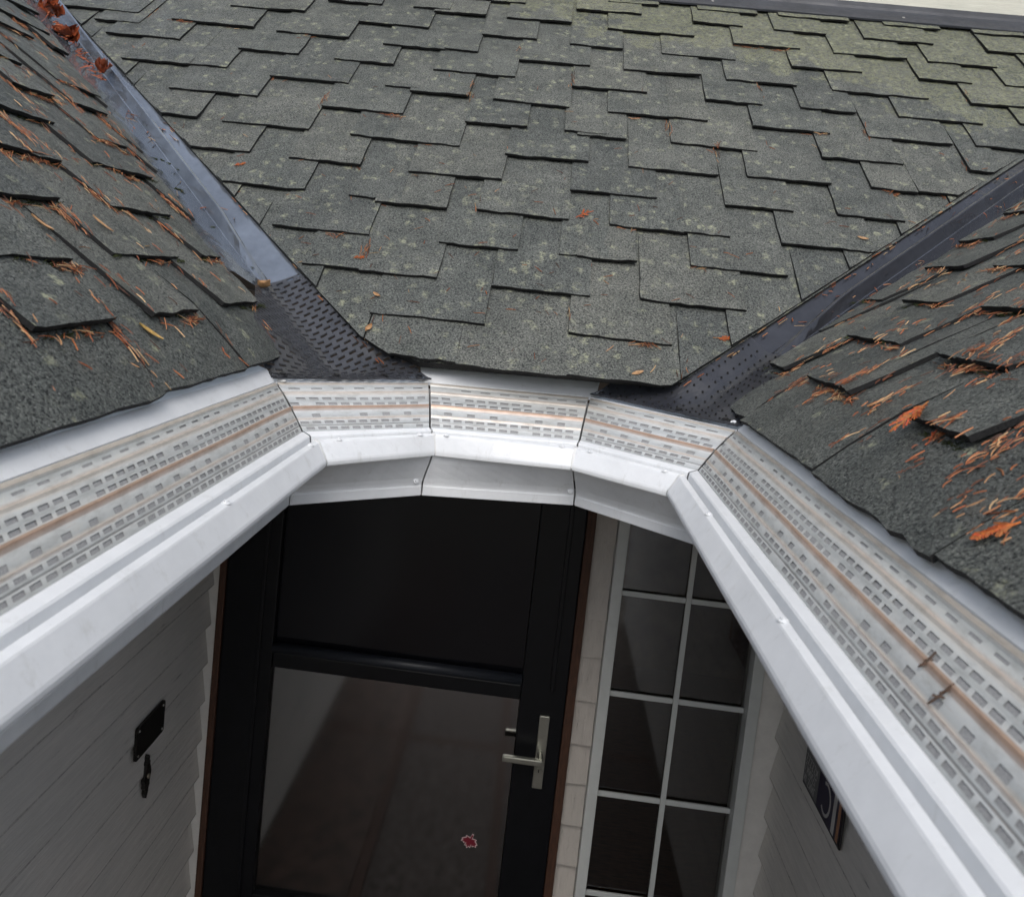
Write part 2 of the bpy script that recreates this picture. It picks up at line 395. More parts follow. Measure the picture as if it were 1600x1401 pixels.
def build_slope(key, pl, tabs, e, v_max, umin, umax, mat, label, cuts, deck, seedbase):
    rnd = random.Random(seedbase)
    c = pl.p(deck[4], .0)
    root = thing('roof_slope', label, 'roof', (c.x, c.y, c.z), 'shingled roof slopes')
    alltabs = fill_courses(tabs, e, v_max, umin, umax, rnd)
    made = []
    for i, (u0, u1, v) in enumerate(alltabs):
        ln = TLEN if v > .1 else .34
        me = plate_mesh('shingle', pl, u0, u1, v + (.0 if v > .05 else (.013 if key == 'C' else .030 if key == 'L' else .006)), ln, TT, cuts, seedbase * 1000 + i, .0 if key == 'C' or v > .05 else .036 if key == 'L' else .026)
        if me is None: continue
        obj('shingle', me, root, [mat, M_EDGE])
        made.append((u0, u1, v))
    # backing course so that no gap ever shows bare felt
    bm = bmesh.new()
    q = deck[5]
    vv = [bm.verts.new(pl.p(u, v, .0085)) for u, v in q]
    bm.faces.new(vv)
    r = bmesh.ops.extrude_face_region(bm, geom=bm.faces[:])
    for g in r['geom']:
        if isinstance(g, bmesh.types.BMVert): g.co -= pl.N * .018
    me = bm_me('roof_deck', bm)
    o = obj('roof_deck', me, root, [mat, M_EDGE])
    for p in me.polygons:
        if abs(p.normal.dot(pl.N)) < .9: p.material_index = 1
    return root, made

def vC_L(v): return -.489 - v * .8995
def vC_R(v): return .391 + v * .974
root_C, tabs_C = build_slope('C', PC, C_TABS, .154, 2.16, -2.2, 2.5, M_SH_C,
    'middle grey shingled roof slope spotted with pale lichen, rising to the cream wall', 'roof' and CUTS['C'],
    (0, 0, 0, 0, 0.0, [(-.27, .03), (.31, .05), (.33, .057), (2.55, 2.28), (2.55, 2.34), (-2.35, 2.34), (-2.35, 2.08), (-.425, .09)]), 1)
root_L, tabs_L = build_slope('L', PLN, L_TABS, .154, 2.0, -1.0, 3.0, M_SH_L,
    'left grey shingled roof slope strewn with brown needles, beside the wide valley', CUTS['L'],
    (0, 0, 0, 0, 0.7, [(-1.2, .19), (1.72, .19), (2.86, 2.0), (-1.2, 2.2)]), 2)
root_R, tabs_R = build_slope('R', PRT, R_TABS, .154, 1.6, -1.0, 3.0, M_SH_R,
    'right grey shingled roof slope heaped with orange cedar litter', CUTS['R'],
    (0, 0, 0, 0, 0.7, [(-1.2, .19), (1.81, .19), (2.64, 1.75), (-1.2, 1.9)]), 3)

def surf_h(tabs, u, v):
    h = .0085
    for u0, u1, v0 in tabs:
        if u0 <= u <= u1 and v0 <= v <= v0 + TLEN:
            q = .006 + (TT - .006) * (1 - (v - v0) / TLEN)
            if v0 < .05 and tabs is not tabs_C: q -= .036 * max(0, 1 - (v - .045) / .21) ** 1.6
            h = max(h, q) if h != .0085 or v0 >= .05 else q
    return h

# ------------------------------------------------------------------ valley flashings
def valley(name, label, side, tmax, tmin, seed):
    sgn = -1 if side == 'L' else 1
    x0 = XL if side == 'L' else XR
    ss = SL if side == 'L' else SR
    d = Vector((sgn, ss / SC)).normalized()
    nC = Vector((-sgn * d.y, sgn * d.x))
    if nC.y < 0: nC = -nC
    zs = zL if side == 'L' else zRt
    root = thing(name, label, 'valley flashing', (x0 + d.x * tmin, YE + d.y * tmin, ZR), 'valley flashings')
    def pt(t, q, extra=0.0):
        x = x0 + d.x * t + nC.x * q; y = YE + d.y * t + nC.y * q
        z = max(zC(x, y), zs(x, y)) + extra
        return Vector((x, y, z))
    def strip(nm, prof, parent, t0, grow=False):
        ts = [t0 + (tmax - t0) * i / 80 for i in range(81)]
        verts, faces = [], []
        for t in ts:
            for q, e in prof:
                w = .0009 * noise.noise((t * 9, q * 20, seed)) + .0007 * noise.noise((t * 30, q * 60, seed))
                if t < tmin + .16: w += .0030 * noise.noise((t * 34, q * 40, seed + 5)) * (1 - (t - tmin) / .16)
                if grow: e = .0027 + (e - .0027) * min(1, .06 + max(0, (t - t0) / .30))
                verts.append(pt(t, q, e + w))
        m = len(prof)
        for i in range(len(ts) - 1):
            for j in range(m - 1):
                faces.append((i * m + j, i * m + j + 1, (i + 1) * m + j + 1, (i + 1) * m + j))
        me = me_from(nm, verts, faces)
        if me.polygons[0].normal.z < 0: me.flip_normals()
        return obj(nm, me, parent, M_VAL if side == 'L' else M_VAL2)
    strip('valley_wing', [(.016, .0025), (.05, .002), (.08, .002), (.115, .002)], root, tmin)
    strip('valley_wing', [(-.30, .002), (-.14, .002), (-.11, .002), (-.06, .002), (-.016, .0025)], root, tmin)
    strip('valley_rib', [(-.0165, .0027), (-.014, .005), (-.0045, .044), (-.002, .0475), (.002, .0475), (.0045, .044), (.014, .005), (.0165, .0027)], root, tmin, True)
    return root, pt
vL, ptL = valley('valley_flashing', 'long dark metal valley flashing left of the middle slope, wet and reflecting the sky', 'L', 3.0, .24, 3)
vR, ptR = valley('valley_flashing', 'dark metal valley flashing right of the middle slope, partly hidden by shingles', 'R', 2.7, .17, 8)

# ------------------------------------------------------------------ panels over the foot of each valley
def foot_panel(name, label, A, B, zs, poly, holes, mat, screws, zmin):
    A = Vector(A); B = Vector(B); Mm = (A + B) / 2; da = (B - A).normalized(); db = Vector((-da.y, da.x))
    if db.y < 0: db = -db
    def pt(a, b, h=0):
        x = Mm.x + da.x * a + db.x * b; y = Mm.y + da.y * a + db.y * b
        z1, z2 = zC(x, y), zs(x, y)
        k = .03; hh = max(k - abs(z1 - z2), 0) / k
        z = max(z1, z2) + hh * hh * k * .25 + .008
        w = min(1, max(0, b / .13)); w = w * w * (3 - 2 * w)
        z = (zmin + b * .1) * (1 - w) + (z + .002) * w
        z += .0012 * noise.noise((a * 25, b * 25, 4.1))
        return Vector((x, y, z + h))
    root = thing(name, label, 'gutter panel', tuple(pt(0, 0)))
    bm = bmesh.new()
    if holes:
        pa, pb, ha, hb = .0262, .0150, .0158, .0074
        na, nb = 16, 31
        for j in range(nb):
            b0 = -.006 + j * pb
            for i in range(-9, 9):
                a0 = i * pa + (pa / 2 if j % 2 else 0)
                sk = .0035
                def quad(x0, x1, y0, y1):
                    f = bm.faces.new([bm.verts.new((x0 + (y0 - b0) * .0, y0, 0)), bm.verts.new((x1, y0, 0)), bm.verts.new((x1, y1, 0)), bm.verts.new((x0, y1, 0))])
                g = (pa - ha)
                xm = a0 + g
                quad(a0, xm, b0, b0 + pb)                  # web
                quad(xm, a0 + pa, b0, b0 + (pb - hb) / 2)  # lower bridge
                quad(xm, a0 + pa, b0 + (pb + hb) / 2, b0 + pb)
    else:
        na, nb = 24, 24
        g = [[bm.verts.new((-.26 + .52 * i / na, -.03 + .42 * j / nb, 0)) for i in range(na + 1)] for j in range(nb + 1)]
        for j in range(nb):
            for i in range(na): bm.faces.new((g[j][i], g[j][i + 1], g[j + 1][i + 1], g[j + 1][i]))
    n = len(poly)
    for i in range(n):
        a, b = poly[i], poly[(i + 1) % n]
        d = Vector((b[0] - a[0], b[1] - a[1], 0)); nn = Vector((d.y, -d.x, 0)).normalized()
        bmesh.ops.bisect_plane(bm, geom=bm.verts[:] + bm.edges[:] + bm.faces[:], plane_co=(*a, 0), plane_no=nn, clear_outer=True)
    bmesh.ops.remove_doubles(bm, verts=bm.verts, dist=.00005)
    bmesh.ops.subdivide_edges(bm, edges=[e for e in bm.edges if e.calc_length() > .02], cuts=1, use_grid_fill=True)
    r = bmesh.ops.extrude_face_region(bm, geom=bm.faces[:])
    low = {g for g in r['geom'] if isinstance(g, bmesh.types.BMVert)}
    for v in bm.verts:
        rag = .0025 * noise.noise((v.co.x * 60, 7, 1)) if v.co.y < .003 else 0
        v.co = pt(v.co.x, v.co.y + rag, 0 if v in low else -.0032)
    sheet = obj('panel_sheet', bm_me('panel_sheet', bm), root, mat)
    if not holes:
        bm = bmesh.new()
        for j in range(-1, 18):
            for i in range(-10, 12):
                a = i * .0235 + j * .0035; b = .012 + j * .0195
                inside = True
                for q in range(n):
                    p0, p1 = poly[q], poly[(q + 1) % n]
                    if (p1[0] - p0[0]) * (b - p0[1]) - (p1[1] - p0[1]) * (a - p0[0]) < .004 * math.hypot(p1[0] - p0[0], p1[1] - p0[1]): inside = False
                if inside:
                    P = pt(a, b)
                    bmesh.ops.create_cone(bm, cap_ends=True, segments=7, radius1=.0029, radius2=.0018, depth=.005, matrix=Matrix.Translation(P + Vector((0, 0, .0015))))
        obj('dimple_bumps', bm_me('dimple_bumps', bm), root, M_EDGE, kind='stuff')
    for a in screws:
        P = pt(a, .011, .0005)
        obj('screw', screw_me('screw', P, (db.x * -.3, db.y * -.3, 1), .0062, .005), root, M_DKSCREW)
    return root, pt
pnlL, ppL = foot_panel('gutter_screen_panel', 'black plastic panel with staggered rectangular holes at the foot of the left valley', (-.5198, 1.5671), (-.2425, 1.8041), zL,
    [(-.19, -.004), (.186, -.004), (.176, .03), (.055, .39), (-.09, .41), (-.20, .10)], True, M_PLAST, [-.165, -.045, .072, .162], 2.176)
pnlR, ppR = foot_panel('gutter_screen_panel', 'dark sheet dotted with small bumps at the foot of the right valley', (.1308, 1.8719), (.4183, 1.6252), zRt,
    [(-.185, -.004), (.19, -.004), (.235, .10), (.17, .29), (.04, .31), (-.17, .03)], False, M_PLAST2, [-.165, -.115, .045, .155], 2.176)

# ------------------------------------------------------------------ gutter
YN = -1.1
mbP = [(-.5212, YN), (-.5205, 1.5671), (-.2425, 1.8091), (.1308, 1.8669), (.4175, 1.6252), (.4167, YN)]
mfP = [(-.4416, YN), (-.4400, 1.508), (-.2156, 1.6925), (.1115, 1.7457), (.3390, 1.573), (.3367, YN)]
lpP = [(-.3854, YN), (-.3790, 1.4774), (-.1963, 1.671), (.0961, 1.6827), (.2810, 1.5546), (.2805, YN)]
mbZ, mfZ, lpZ = 2.1636, 2.0829, 2.0302
def lerp(a, b, t): return (a[0] + (b[0] - a[0]) * t, a[1] + (b[1] - a[1]) * t)
gut = thing('rain_gutter', 'white metal rain gutter running round the eaves above the door in five mitred lengths', 'gutter', (-.06, 1.75, 1.94))
PROF = [(-.02, 2.076), (0, 2.0832), (.04, 2.0842), (.27, 2.0805), (.31, 2.078), (.34, 2.066), (.365, 2.0575), (.43, 2.0570), (.452, 2.0635), (.472, 2.0725), (.50, 2.0745), (.66, 2.0715), (.69, 2.0695), (.975, 2.0415), (1.0, 2.0375), (1.0, 2.0325), (.985, 2.0295), (.93, 2.0300), (.90, 2.033),
        (.72, 2.0345), (.66, 2.030), (.40, 2.010), (.10, 1.990), (-.16, 1.972), (-.27, 1.961), (-.30, 1.956), (-.29, 1.953), (-.27, 1.952), (-.27, 1.9345), (-.285, 1.932), (-.40, 1.932)]
SEGN = ['left length of the gutter coming towards the viewer', 'short angled length under the left valley', 'short middle length facing the door', 'short angled length under the right valley', 'right length of the gutter coming towards the viewer']
def seg_end(i, end, t):
    P, Q = (mfP[i], lpP[i]) if end == 0 else (mfP[i + 1], lpP[i + 1])
    return Vector(lerp(P, Q, t))
def gut_pt(i, f, t, z):
    a, b = seg_end(i, 0, t), seg_end(i, 1, t)
    p = a + (b - a) * f
    return Vector((p.x, p.y, z))
GAP = .0016
for i in range(5):
    verts, faces = [], []
    L = (Vector(lpP[i + 1]) - Vector(lpP[i])).length
    N = 26 if i in (0, 4) else 8
    for k in range(N + 1):
        f = GAP / L + (1 - 2 * GAP / L) * k / N
        wob = .0010 * noise.noise((f * L * 6, i * 3.1, 0))
        for t, z in PROF:
            p = gut_pt(i, f, t, z + wob * (1 if t > .1 else .4)); verts.append(p)
    m = len(PROF)
    for k in range(N):
        for j in range(m - 1): faces.append((k * m + j, k * m + j + 1, (k + 1) * m + j + 1, (k + 1) * m + j))
    me = me_from('gutter_length', verts, faces, smooth=False)
    o = obj('gutter_length', me, gut, M_WHITE, label=SEGN[i])
    # trough behind and below the front face
    tv, tf = [], []
    for k in (0, 1):
        a = seg_end(i, k, -.40); b = Vector(mbP[i + k]); c = Vector(lerp(mbP[i + k], mfP[i + k], -.05))
        tv += [Vector((a.x, a.y, 1.9322)), Vector((c.x, c.y, 1.9322)), Vector((c.x, c.y, 2.15))]
    tf = [(0, 1, 4, 3), (1, 2, 5, 4)]
    me = me_from('gutter_trough', tv, tf)
    obj('gutter_trough', me, o, M_WHITE)
# caulked joints and screws
def blob(c, r, sx=1, sy=1, sz=1, seed=0):
    bm = bmesh.new(); bmesh.ops.create_icosphere(bm, subdivisions=2, radius=1)
    for v in bm.verts:
        k = 1 + .25 * noise.noise(v.co * 1.7 + Vector((seed, 0, 0)))
        v.co = Vector((v.co.x * r * sx * k, v.co.y * r * sy * k, v.co.z * r * sz * k)) + Vector(c)
    me = bm_me('caulk', bm)
    for p in me.polygons: p.use_smooth = True
    return me
def mitre_caulk(i, seed):
    """bead of sealant along the mitre over the front lip"""
    pr = [(.47, 2.0725), (.51, 2.0748), (.66, 2.072), (.70, 2.0692), (.85, 2.0545), (.975, 2.042), (1.005, 2.0325)]
    verts, faces = [], []
    P, Q = Vector(mfP[i]), Vector(lpP[i])
    d = (Vector(lpP[i + 1]) - Vector(lpP[i - 1])).normalized()
    for k, (t, z) in enumerate(pr):
        c = P + (Q - P) * t
        w = .006 + .0028 * noise.noise((k * .9, seed, 0))
        for s, dz in ((-1, -.0015), (-.45, .0014), (.45, .0014), (1, -.0015)):
            verts.append(Vector((c.x + d.x * w * s, c.y + d.y * w * s, z + dz)))
    for k in range(len(pr) - 1):
        for j in range(3): faces.append((k * 4 + j, k * 4 + j + 1, k * 4 + j + 5, k * 4 + j + 4))
    return me_from('caulk_bead', verts, faces, smooth=True)
for i in (1, 2, 3, 4): obj('caulk_bead', mitre_caulk(i, i * 7.7), gut, M_CAULK)
for (i, f, t, z, nr) in [(0, .832, .58, 2.0732, 0), (0, .984, .58, 2.0732, 0), (0, .60, .58, 2.0732, 0), (1, .17, .59, 2.0732, 0), (1, .87, .57, 2.0735, 0), (2, .09, .57, 2.0735, 0), (2, .90, .57, 2.0735, 0), (3, .15, .58, 2.0733, 0), (3, .86, .59, 2.0732, 0), (4, .10, .58, 2.0733, 0), (4, .255, .58, 2.0732, 0), (1, .94, -.20, 1.966, 1), (2, .97, -.20, 1.966, 1), (0, .995, -.20, 1.966, 1), (4, .5, .58, 2.0732, 0)]:
    a, b = seg_end(i, 0, 0), seg_end(i, 1, 0); d = (b - a).normalized(); out = Vector((d.y, -d.x))
    P = gut_pt(i, f, t, z)
    nrm = (out.x * .05, out.y * .05, 1) if nr == 0 else (out.x, out.y, .25)
    obj('screw', screw_me('screw', P, nrm, .0044, .0042, True, True), gut, M_WHITE)

# drip-edge apron: the white strip between shingles and guard, one part per length
apr = thing('drip_edge', 'white metal drip edge strip under the shingle edge along the eaves', 'drip edge', (-.06, 1.84, 2.16))
for i in range(5):
    A0, A1 = Vector(lerp(mbP[i], mfP[i], -.01)), Vector(lerp(mbP[i + 1], mfP[i + 1], -.01))
    B0, B1 = Vector(lerp(mbP[i], mfP[i], (-.40 if i == 2 else -.32))), Vector(lerp(mbP[i + 1], mfP[i + 1], (-.40 if i == 2 else -.32)))
    verts, faces = [], []
    N = 20
    top = 2.187 if i in (0, 4) else 2.196 if i == 2 else 2.167
    for k in range(N + 1):
        f = .001 + .998 * k / N
        if i == 2: f = -.05 + 1.09 * k / N
        a = A0 + (A1 - A0) * f; b = B0 + (B1 - B0) * f
        w = .0012 * noise.noise((f * 6 * (A1 - A0).length, i, 5))
        verts += [Vector((a.x, a.y, 2.158)), Vector((a.x, a.y, 2.1655)), Vector((a.x + (b.x - a.x) * .5, a.y + (b.y - a.y) * .5, 2.1655 + (top - 2.1655) * .55 + w)), Vector((b.x, b.y, top + w)), Vector((b.x + (b.x - a.x) * 1.6, b.y + (b.y - a.y) * 1.6, top + .004))]
    for k in range(N):
        for j in range(4): faces.append((k * 5 + j, k * 5 + j + 1, k * 5 + j + 6, k * 5 + j + 5))
    obj('drip_edge_length', me_from('drip_edge_length', verts, faces), apr, M_WHITE)
for (x, y, z) in [(-.262, 1.801, 2.173), (.152, 1.864, 2.175), (.414, 1.642, 2.176)]:
    obj('screw', screw_me('screw', (x, y, z), (0, -.6, 1), .005, .005), apr, M_WHITE)
obj('caulk_blob', blob((-.512, 1.579, 2.168), .008, 1.2, 1, .6, 2), apr, M_CAULK)

# ------------------------------------------------------------------ leaf guards
SLOTS = {(.135, .170): (.040, .020), (.365, .422): (.0245, .0172), (.475, .530): (.0245, .0172), (.695, .755): (.049, .0165), (.825, .870): (.0245, .0172), (.926, .972): (.0245, .0172)}
BR = [0, .05, .075, .10, .135, .170, .235, .255, .275, .30, .365, .422, .475, .530, .555, .575, .60, .625, .645, .695, .755, .775, .79, .805, .825, .870, .888, .898, .908, .926, .972, 1.0]
RIB = {.075: .0022, .255: .0016, .275: .0018, .575: .0038, .60: .0042, .79: .002, .898: -.0022}
GL = ['pale perforated leaf guard over the left gutter length, striped with tan dirt', 'short perforated leaf guard below the black holed panel', 'short perforated leaf guard on the middle gutter length', 'short perforated leaf guard below the dark bumpy sheet', 'pale perforated leaf guard over the right gutter length nearest the viewer']
for i in range(5):
    c = Vector(lerp(lerp(mbP[i], mbP[i + 1], .5), lerp(mfP[i], mfP[i + 1], .5), .5))
    root = thing('leaf_guard', GL[i], 'leaf guard', (c.x, c.y, 2.08), 'leaf guards on the gutter')
    verts, faces, uvs = [], [], []
    Lm = (Vector(mfP[i + 1]) - Vector(mfP[i])).length
    def gp(s, f, dz=0.0):
        a = Vector(lerp(mbP[i], mfP[i], s)); b = Vector(lerp(mbP[i + 1], mfP[i + 1], s)); p = a + (b - a) * f
        z = mbZ + (mfZ - mbZ) * s + .0055 * math.sin(math.pi * s) + RIB.get(s, 0) + .0016 * noise.noise((f * Lm * 5, s * 3, i * 2.3)) + dz
        return Vector((p.x, p.y, z + .0004))
    rr = random.Random(40 + i)
    e0 = .0022 / Lm
    for s0, s1 in zip(BR[:-1], BR[1:]):
        if (s0, s1) in SLOTS:
            per, ln = SLOTS[(s0, s1)]
            x = rr.uniform(0, per) ; cuts = [0.0]
            while x + ln < Lm - .004:
                if rr.random() > .06: cuts += [x, x + ln]
                x += per
            cuts.append(Lm)
            iv = list(zip(cuts[0::2], cuts[1::2]))
        else:
            n_ = max(2, int(Lm / .06)); iv = [(Lm * k / n_, Lm * (k + 1) / n_) for k in range(n_)]
        for x0, x1 in iv:
            f0 = max(e0, x0 / Lm); f1 = min(1 - e0, x1 / Lm)
            if f1 <= f0: continue
            b = len(verts)
            verts += [gp(s0, f0), gp(s0, f1), gp(s1, f1), gp(s1, f0)]
            faces.append((b, b + 1, b + 2, b + 3)); off = i * 3.7
            uvs += [(f0 * Lm + off, s0), (f1 * Lm + off, s0), (f1 * Lm + off, s1), (f0 * Lm + off, s1)]
    me = me_from('guard_sheet', verts, faces)
    ul = me.uv_layers.new(name='UVMap')
    for q, uvv in enumerate(uvs): ul.data[q].uv = uvv
    if me.polygons[0].normal.z < 0: me.flip_normals()
    sheet = obj('guard_sheet', me, root, M_GUARD)
    v2 = [gp(0, e0, -.0016), gp(0, 1 - e0, -.0016), gp(.25, 1 - e0, -.0016), gp(.25, e0, -.0016), gp(.5, 1 - e0, -.0016), gp(.5, e0, -.0016), gp(.75, 1 - e0, -.0016), gp(.75, e0, -.0016), gp(1, 1 - e0, -.0016), gp(1, e0, -.0016)]
    obj('filter_screen', me_from('filter_screen', v2, [(0, 1, 2, 3), (3, 2, 4, 5), (5, 4, 6, 7), (7, 6, 8, 9)]), root, M_SCREEN)

# ------------------------------------------------------------------ porch: walls, floor, soffit
YD, FZ = 2.45, -.08
def struct(name, me, mats):
    o = obj(name, me, None, mats); o['kind'] = 'structure'; return o
M_CONC = simple('exposed_aggregate', (.10, .085, .078), .8, 0, 26, .8, .6)
M_GROUND = simple('gravel_ground', (.13, .12, .10), .9, 0, 3, .4, .3)
bm = bmesh.new()
add_box(bm, -60, 60, -60, 60, FZ - .5, FZ - .12); struct('ground', bm_me('ground', bm), M_GROUND)
fl = struct('porch_floor', box_me('porch_floor', -1.25, 1.25, -2.6, 2.46, FZ - .2, FZ - .03), M_GROUND)
M_BRICKF = simple('brown_paving', (.075, .045, .032), .7, 0, 12, .8, .3)
cols = [(-.94, -.52, M_BRICKF), (-.47, .02, M_CONC), (.07, .84, M_CONC)]
for x0, x1, mt in cols:
    for iy in range(3):
        y1 = 2.39 - iy * 1.62
        obj('floor_slab', box_me('floor_slab', x0, x1, y1 - 1.57, y1, FZ - .05, FZ, bev=.004), fl, mt)
for x0, x1 in ((-.516, -.474), (.024, .066)):
    obj('floor_divider', box_me('floor_divider', x0, x1, -2.42, 2.39, FZ - .05, FZ + .002), fl, M_WOOD)
for iy in range(1, 3):
    for x0, x1, mt in cols:
        yc = 2.415 - iy * 1.62
        obj('floor_divider', box_me('floor_divider', x0 + .001, x1 - .001, yc - .022, yc + .022, FZ - .05, FZ + .001), fl, M_WOOD)
# soffit
sof = struct('soffit', box_me('soffit', -1.05, -.53, YN, 2.46, 1.945, 1.962), M_SOFF)
obj('soffit_panel', box_me('soffit_panel', .425, 1.0, YN, 2.46, 1.945, 1.962), sof, M_SOFF)
obj('soffit_panel', box_me('soffit_panel', -.529, .424, 1.86, 2.46, 1.945, 1.962), sof, M_SOFF)
tri = me_from('soffit_panel', [(-.529, 1.57, 1.946), (-.529, 1.859, 1.946), (-.235, 1.859, 1.946), (.125, 1.859, 1.946), (.424, 1.859, 1.946), (.424, 1.62, 1.946)], [(0, 1, 2), (3, 4, 5)])
obj('soffit_panel', tri, sof, M_SOFF)

def siding_board_me(x, dirx, y0, y1, z0, h, seed):
    """one lap board, thick at its lower edge, with a slightly uneven lower edge"""
    N = 48; verts, faces, mi = [], [], []
    for k in range(N + 1):
        y = y0 + (y1 - y0) * k / N
        w = .0026 * noise.noise((y * 9, seed, 0)); w2 = .0014 * noise.noise((y * 7, seed, 4))
        g = max(.0004, .0042 + .0040 * noise.noise((y * 11, seed, 9)))      # lap shadow line painted dark on the grimy butt edge, uneven along the board
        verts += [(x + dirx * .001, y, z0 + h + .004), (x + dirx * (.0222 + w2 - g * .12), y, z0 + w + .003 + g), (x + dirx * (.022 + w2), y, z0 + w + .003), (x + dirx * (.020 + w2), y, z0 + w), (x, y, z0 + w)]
    for k in range(N):
        for j in range(4):
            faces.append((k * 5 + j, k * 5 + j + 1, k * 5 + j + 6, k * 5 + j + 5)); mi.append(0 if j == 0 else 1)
    faces += [(4, 3, 2, 1, 0), (N * 5, N * 5 + 1, N * 5 + 2, N * 5 + 3, N * 5 + 4)]; mi += [0, 0]
    return me_from('siding_board', verts, faces, mi)
def side_wall(x, dirx, label, yend):
    r = thing('siding_wall', label, 'wall', (x, .5, FZ))
    obj('wall_core', box_me('wall_core', min(x, x - dirx * .12), max(x, x - dirx * .12), YN, YD + .3, FZ - .1, 1.944), r, M_SIDE)
    z = FZ; k = 0
    while z < 1.93:
        h = .13 if z + .13 < 1.94 else 1.942 - z
        obj('siding_board', siding_board_me(x, dirx, YN, yend, z, h - .0005, k * 3.3 + x), r, [M_SIDE, M_LAPSHADE]); z += .13; k += 1
    return r
wl = side_wall(-.972, 1, 'grey lap siding wall left of the door, with the plaque and bell', 2.425)
wr = side_wall(.884, -1, 'grey lap siding wall on the right beside the window, mostly hidden by the gutter', 2.425)
# back wall with trim, siding strip
bw = thing('entry_wall', 'narrow strip of pale siding and trim around the door and window', 'wall', (0.27, YD, FZ))
def bpart(name, x0, x1, y0, y1, z0, z1, mat, bev=.002, parent=None): return obj(name, box_me(name, x0, x1, y0, y1, z0, z1, bev=bev), parent or bw, mat)
bpart('trim_board', -.975, -.934, YD - .02, YD + .1, FZ, 1.943, M_TRIM)
bpart('trim_board', .804, .888, YD - .02, YD + .1, FZ, 1.943, M_TRIM)
bpart('wall_core', .235, .305, YD + .012, YD + .12, FZ, 1.943, M_TRIM, 0)
zs_ = [-.08, .028, .163, .298, .433, .568, .704, .843, .977, 1.12, 1.265, 1.388, 1.51, 1.634, 1.77, 1.942]
for k in range(len(zs_) - 1):
    z0, z1 = zs_[k], zs_[k + 1]
    dx = .0015 * math.sin(k * 2.1)
    v = [(.236, YD + .010, z1 + .004), (.303, YD + .010, z1 + .004), (.303, YD - .012 + dx, z0 + .002 + dx), (.236, YD - .012 + dx, z0 + .002 - dx), (.303, YD + .011, z0 + dx), (.236, YD + .011, z0 - dx)]
    obj('siding_shingle', me_from('siding_shingle', v, [(0, 3, 2, 1), (3, 5, 4, 2), (0, 5, 3), (1, 2, 4)]), bw, M_STRIP)

# dark hall behind the door and window
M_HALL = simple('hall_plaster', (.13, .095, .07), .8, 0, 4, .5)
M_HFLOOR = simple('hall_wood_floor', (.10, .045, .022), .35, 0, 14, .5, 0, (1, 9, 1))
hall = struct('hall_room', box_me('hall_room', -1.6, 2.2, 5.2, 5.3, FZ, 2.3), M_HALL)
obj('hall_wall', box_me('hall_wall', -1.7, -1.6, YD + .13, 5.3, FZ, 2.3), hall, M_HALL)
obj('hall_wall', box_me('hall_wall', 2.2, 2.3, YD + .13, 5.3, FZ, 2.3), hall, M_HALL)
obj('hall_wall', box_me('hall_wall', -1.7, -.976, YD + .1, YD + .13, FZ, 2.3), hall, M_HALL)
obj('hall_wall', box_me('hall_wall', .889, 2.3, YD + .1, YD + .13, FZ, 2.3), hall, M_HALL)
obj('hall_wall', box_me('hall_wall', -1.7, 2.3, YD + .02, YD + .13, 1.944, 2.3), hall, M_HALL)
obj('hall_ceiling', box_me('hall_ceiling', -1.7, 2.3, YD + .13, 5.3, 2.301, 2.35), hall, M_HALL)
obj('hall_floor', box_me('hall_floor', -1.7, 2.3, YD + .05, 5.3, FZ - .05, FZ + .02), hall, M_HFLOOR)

# ------------------------------------------------------------------ door
door = thing('storm_door', 'black storm door with two glass panes, lever handle and small maple leaf sticker', 'door', (-.35, YD, FZ))
def dp(name, x0, x1, z0, z1, y0=YD - .03, y1=YD + .02, mat=None, bev=.004, parent=None): return obj(name, box_me(name, x0, x1, y0, y1, z0, z1, bev=bev), parent or door, mat or M_BLACK)
dp('wood_jamb', -.933, -.911, FZ, 1.943, YD - .035, YD + .1, M_WOOD, .003)
dp('wood_jamb', .206, .234, FZ, 1.943, YD - .035, YD + .1, M_WOOD, .003)
dp('stile', -.909, -.742, FZ + .01, 1.94)
dp('stile', .062, .204, FZ + .01, 1.94)
dp('stile_edge', .150, .165, 1.15, 1.93, YD - .037, YD - .028, bev=.003)
dp('stile_edge', -.795, -.78, FZ + .02, 1.93, YD - .036, YD - .028, bev=.003)
dp('bottom_rail', -.741, .061, FZ + .01, .33)
dp('middle_rail', -.741, .061, 1.106, 1.155, YD - .026, YD + .02)
dp('top_rail', -.741, .061, 1.85, 1.94)
bm = bmesh.new(); bmesh.ops.create_cone(bm, cap_ends=True, segments=20, radius1=.0165, radius2=.0165, depth=.803, matrix=Matrix.Translation((-.34, YD - .028, 1.174)) @ Matrix.Rotation(math.pi / 2, 4, 'Y'))
me = bm_me('sash_bar', bm)
for p in me.polygons: p.use_smooth = len(p.vertices) == 4
obj('sash_bar', me, door, M_RUB)
pane_l = dp('lower_pane', -.7405, .0605, .3305, 1.1055, YD - .008, YD - .004, M_GLASS, 0)
dp('upper_pane', -.7405, .0605, 1.1555, 1.8495, YD - .008, YD - .004, M_GLASSU, 0)
hp = dp('handle_plate', .129, .161, .83, 1.071, YD - .040, YD - .031, M_STEEL, .003)
def cyl(bm, a, b, r, seg=16, r2=None):
    a, b = Vector(a), Vector(b); d = b - a
    bmesh.ops.create_cone(bm, cap_ends=True, segments=seg, radius1=r, radius2=r if r2 is None else r2, depth=d.length, matrix=Matrix.Translation((a + b) / 2) @ d.to_track_quat('Z', 'Y').to_matrix().to_4x4())
bm = bmesh.new(); cyl(bm, (.144, YD - .041, .945), (.144, YD - .078, .945), .009); add_box(bm, .026, .152, YD - .087, YD - .072, .932, .952, bev=.004)
obj('lever', bm_me('lever', bm), hp, M_STEEL)
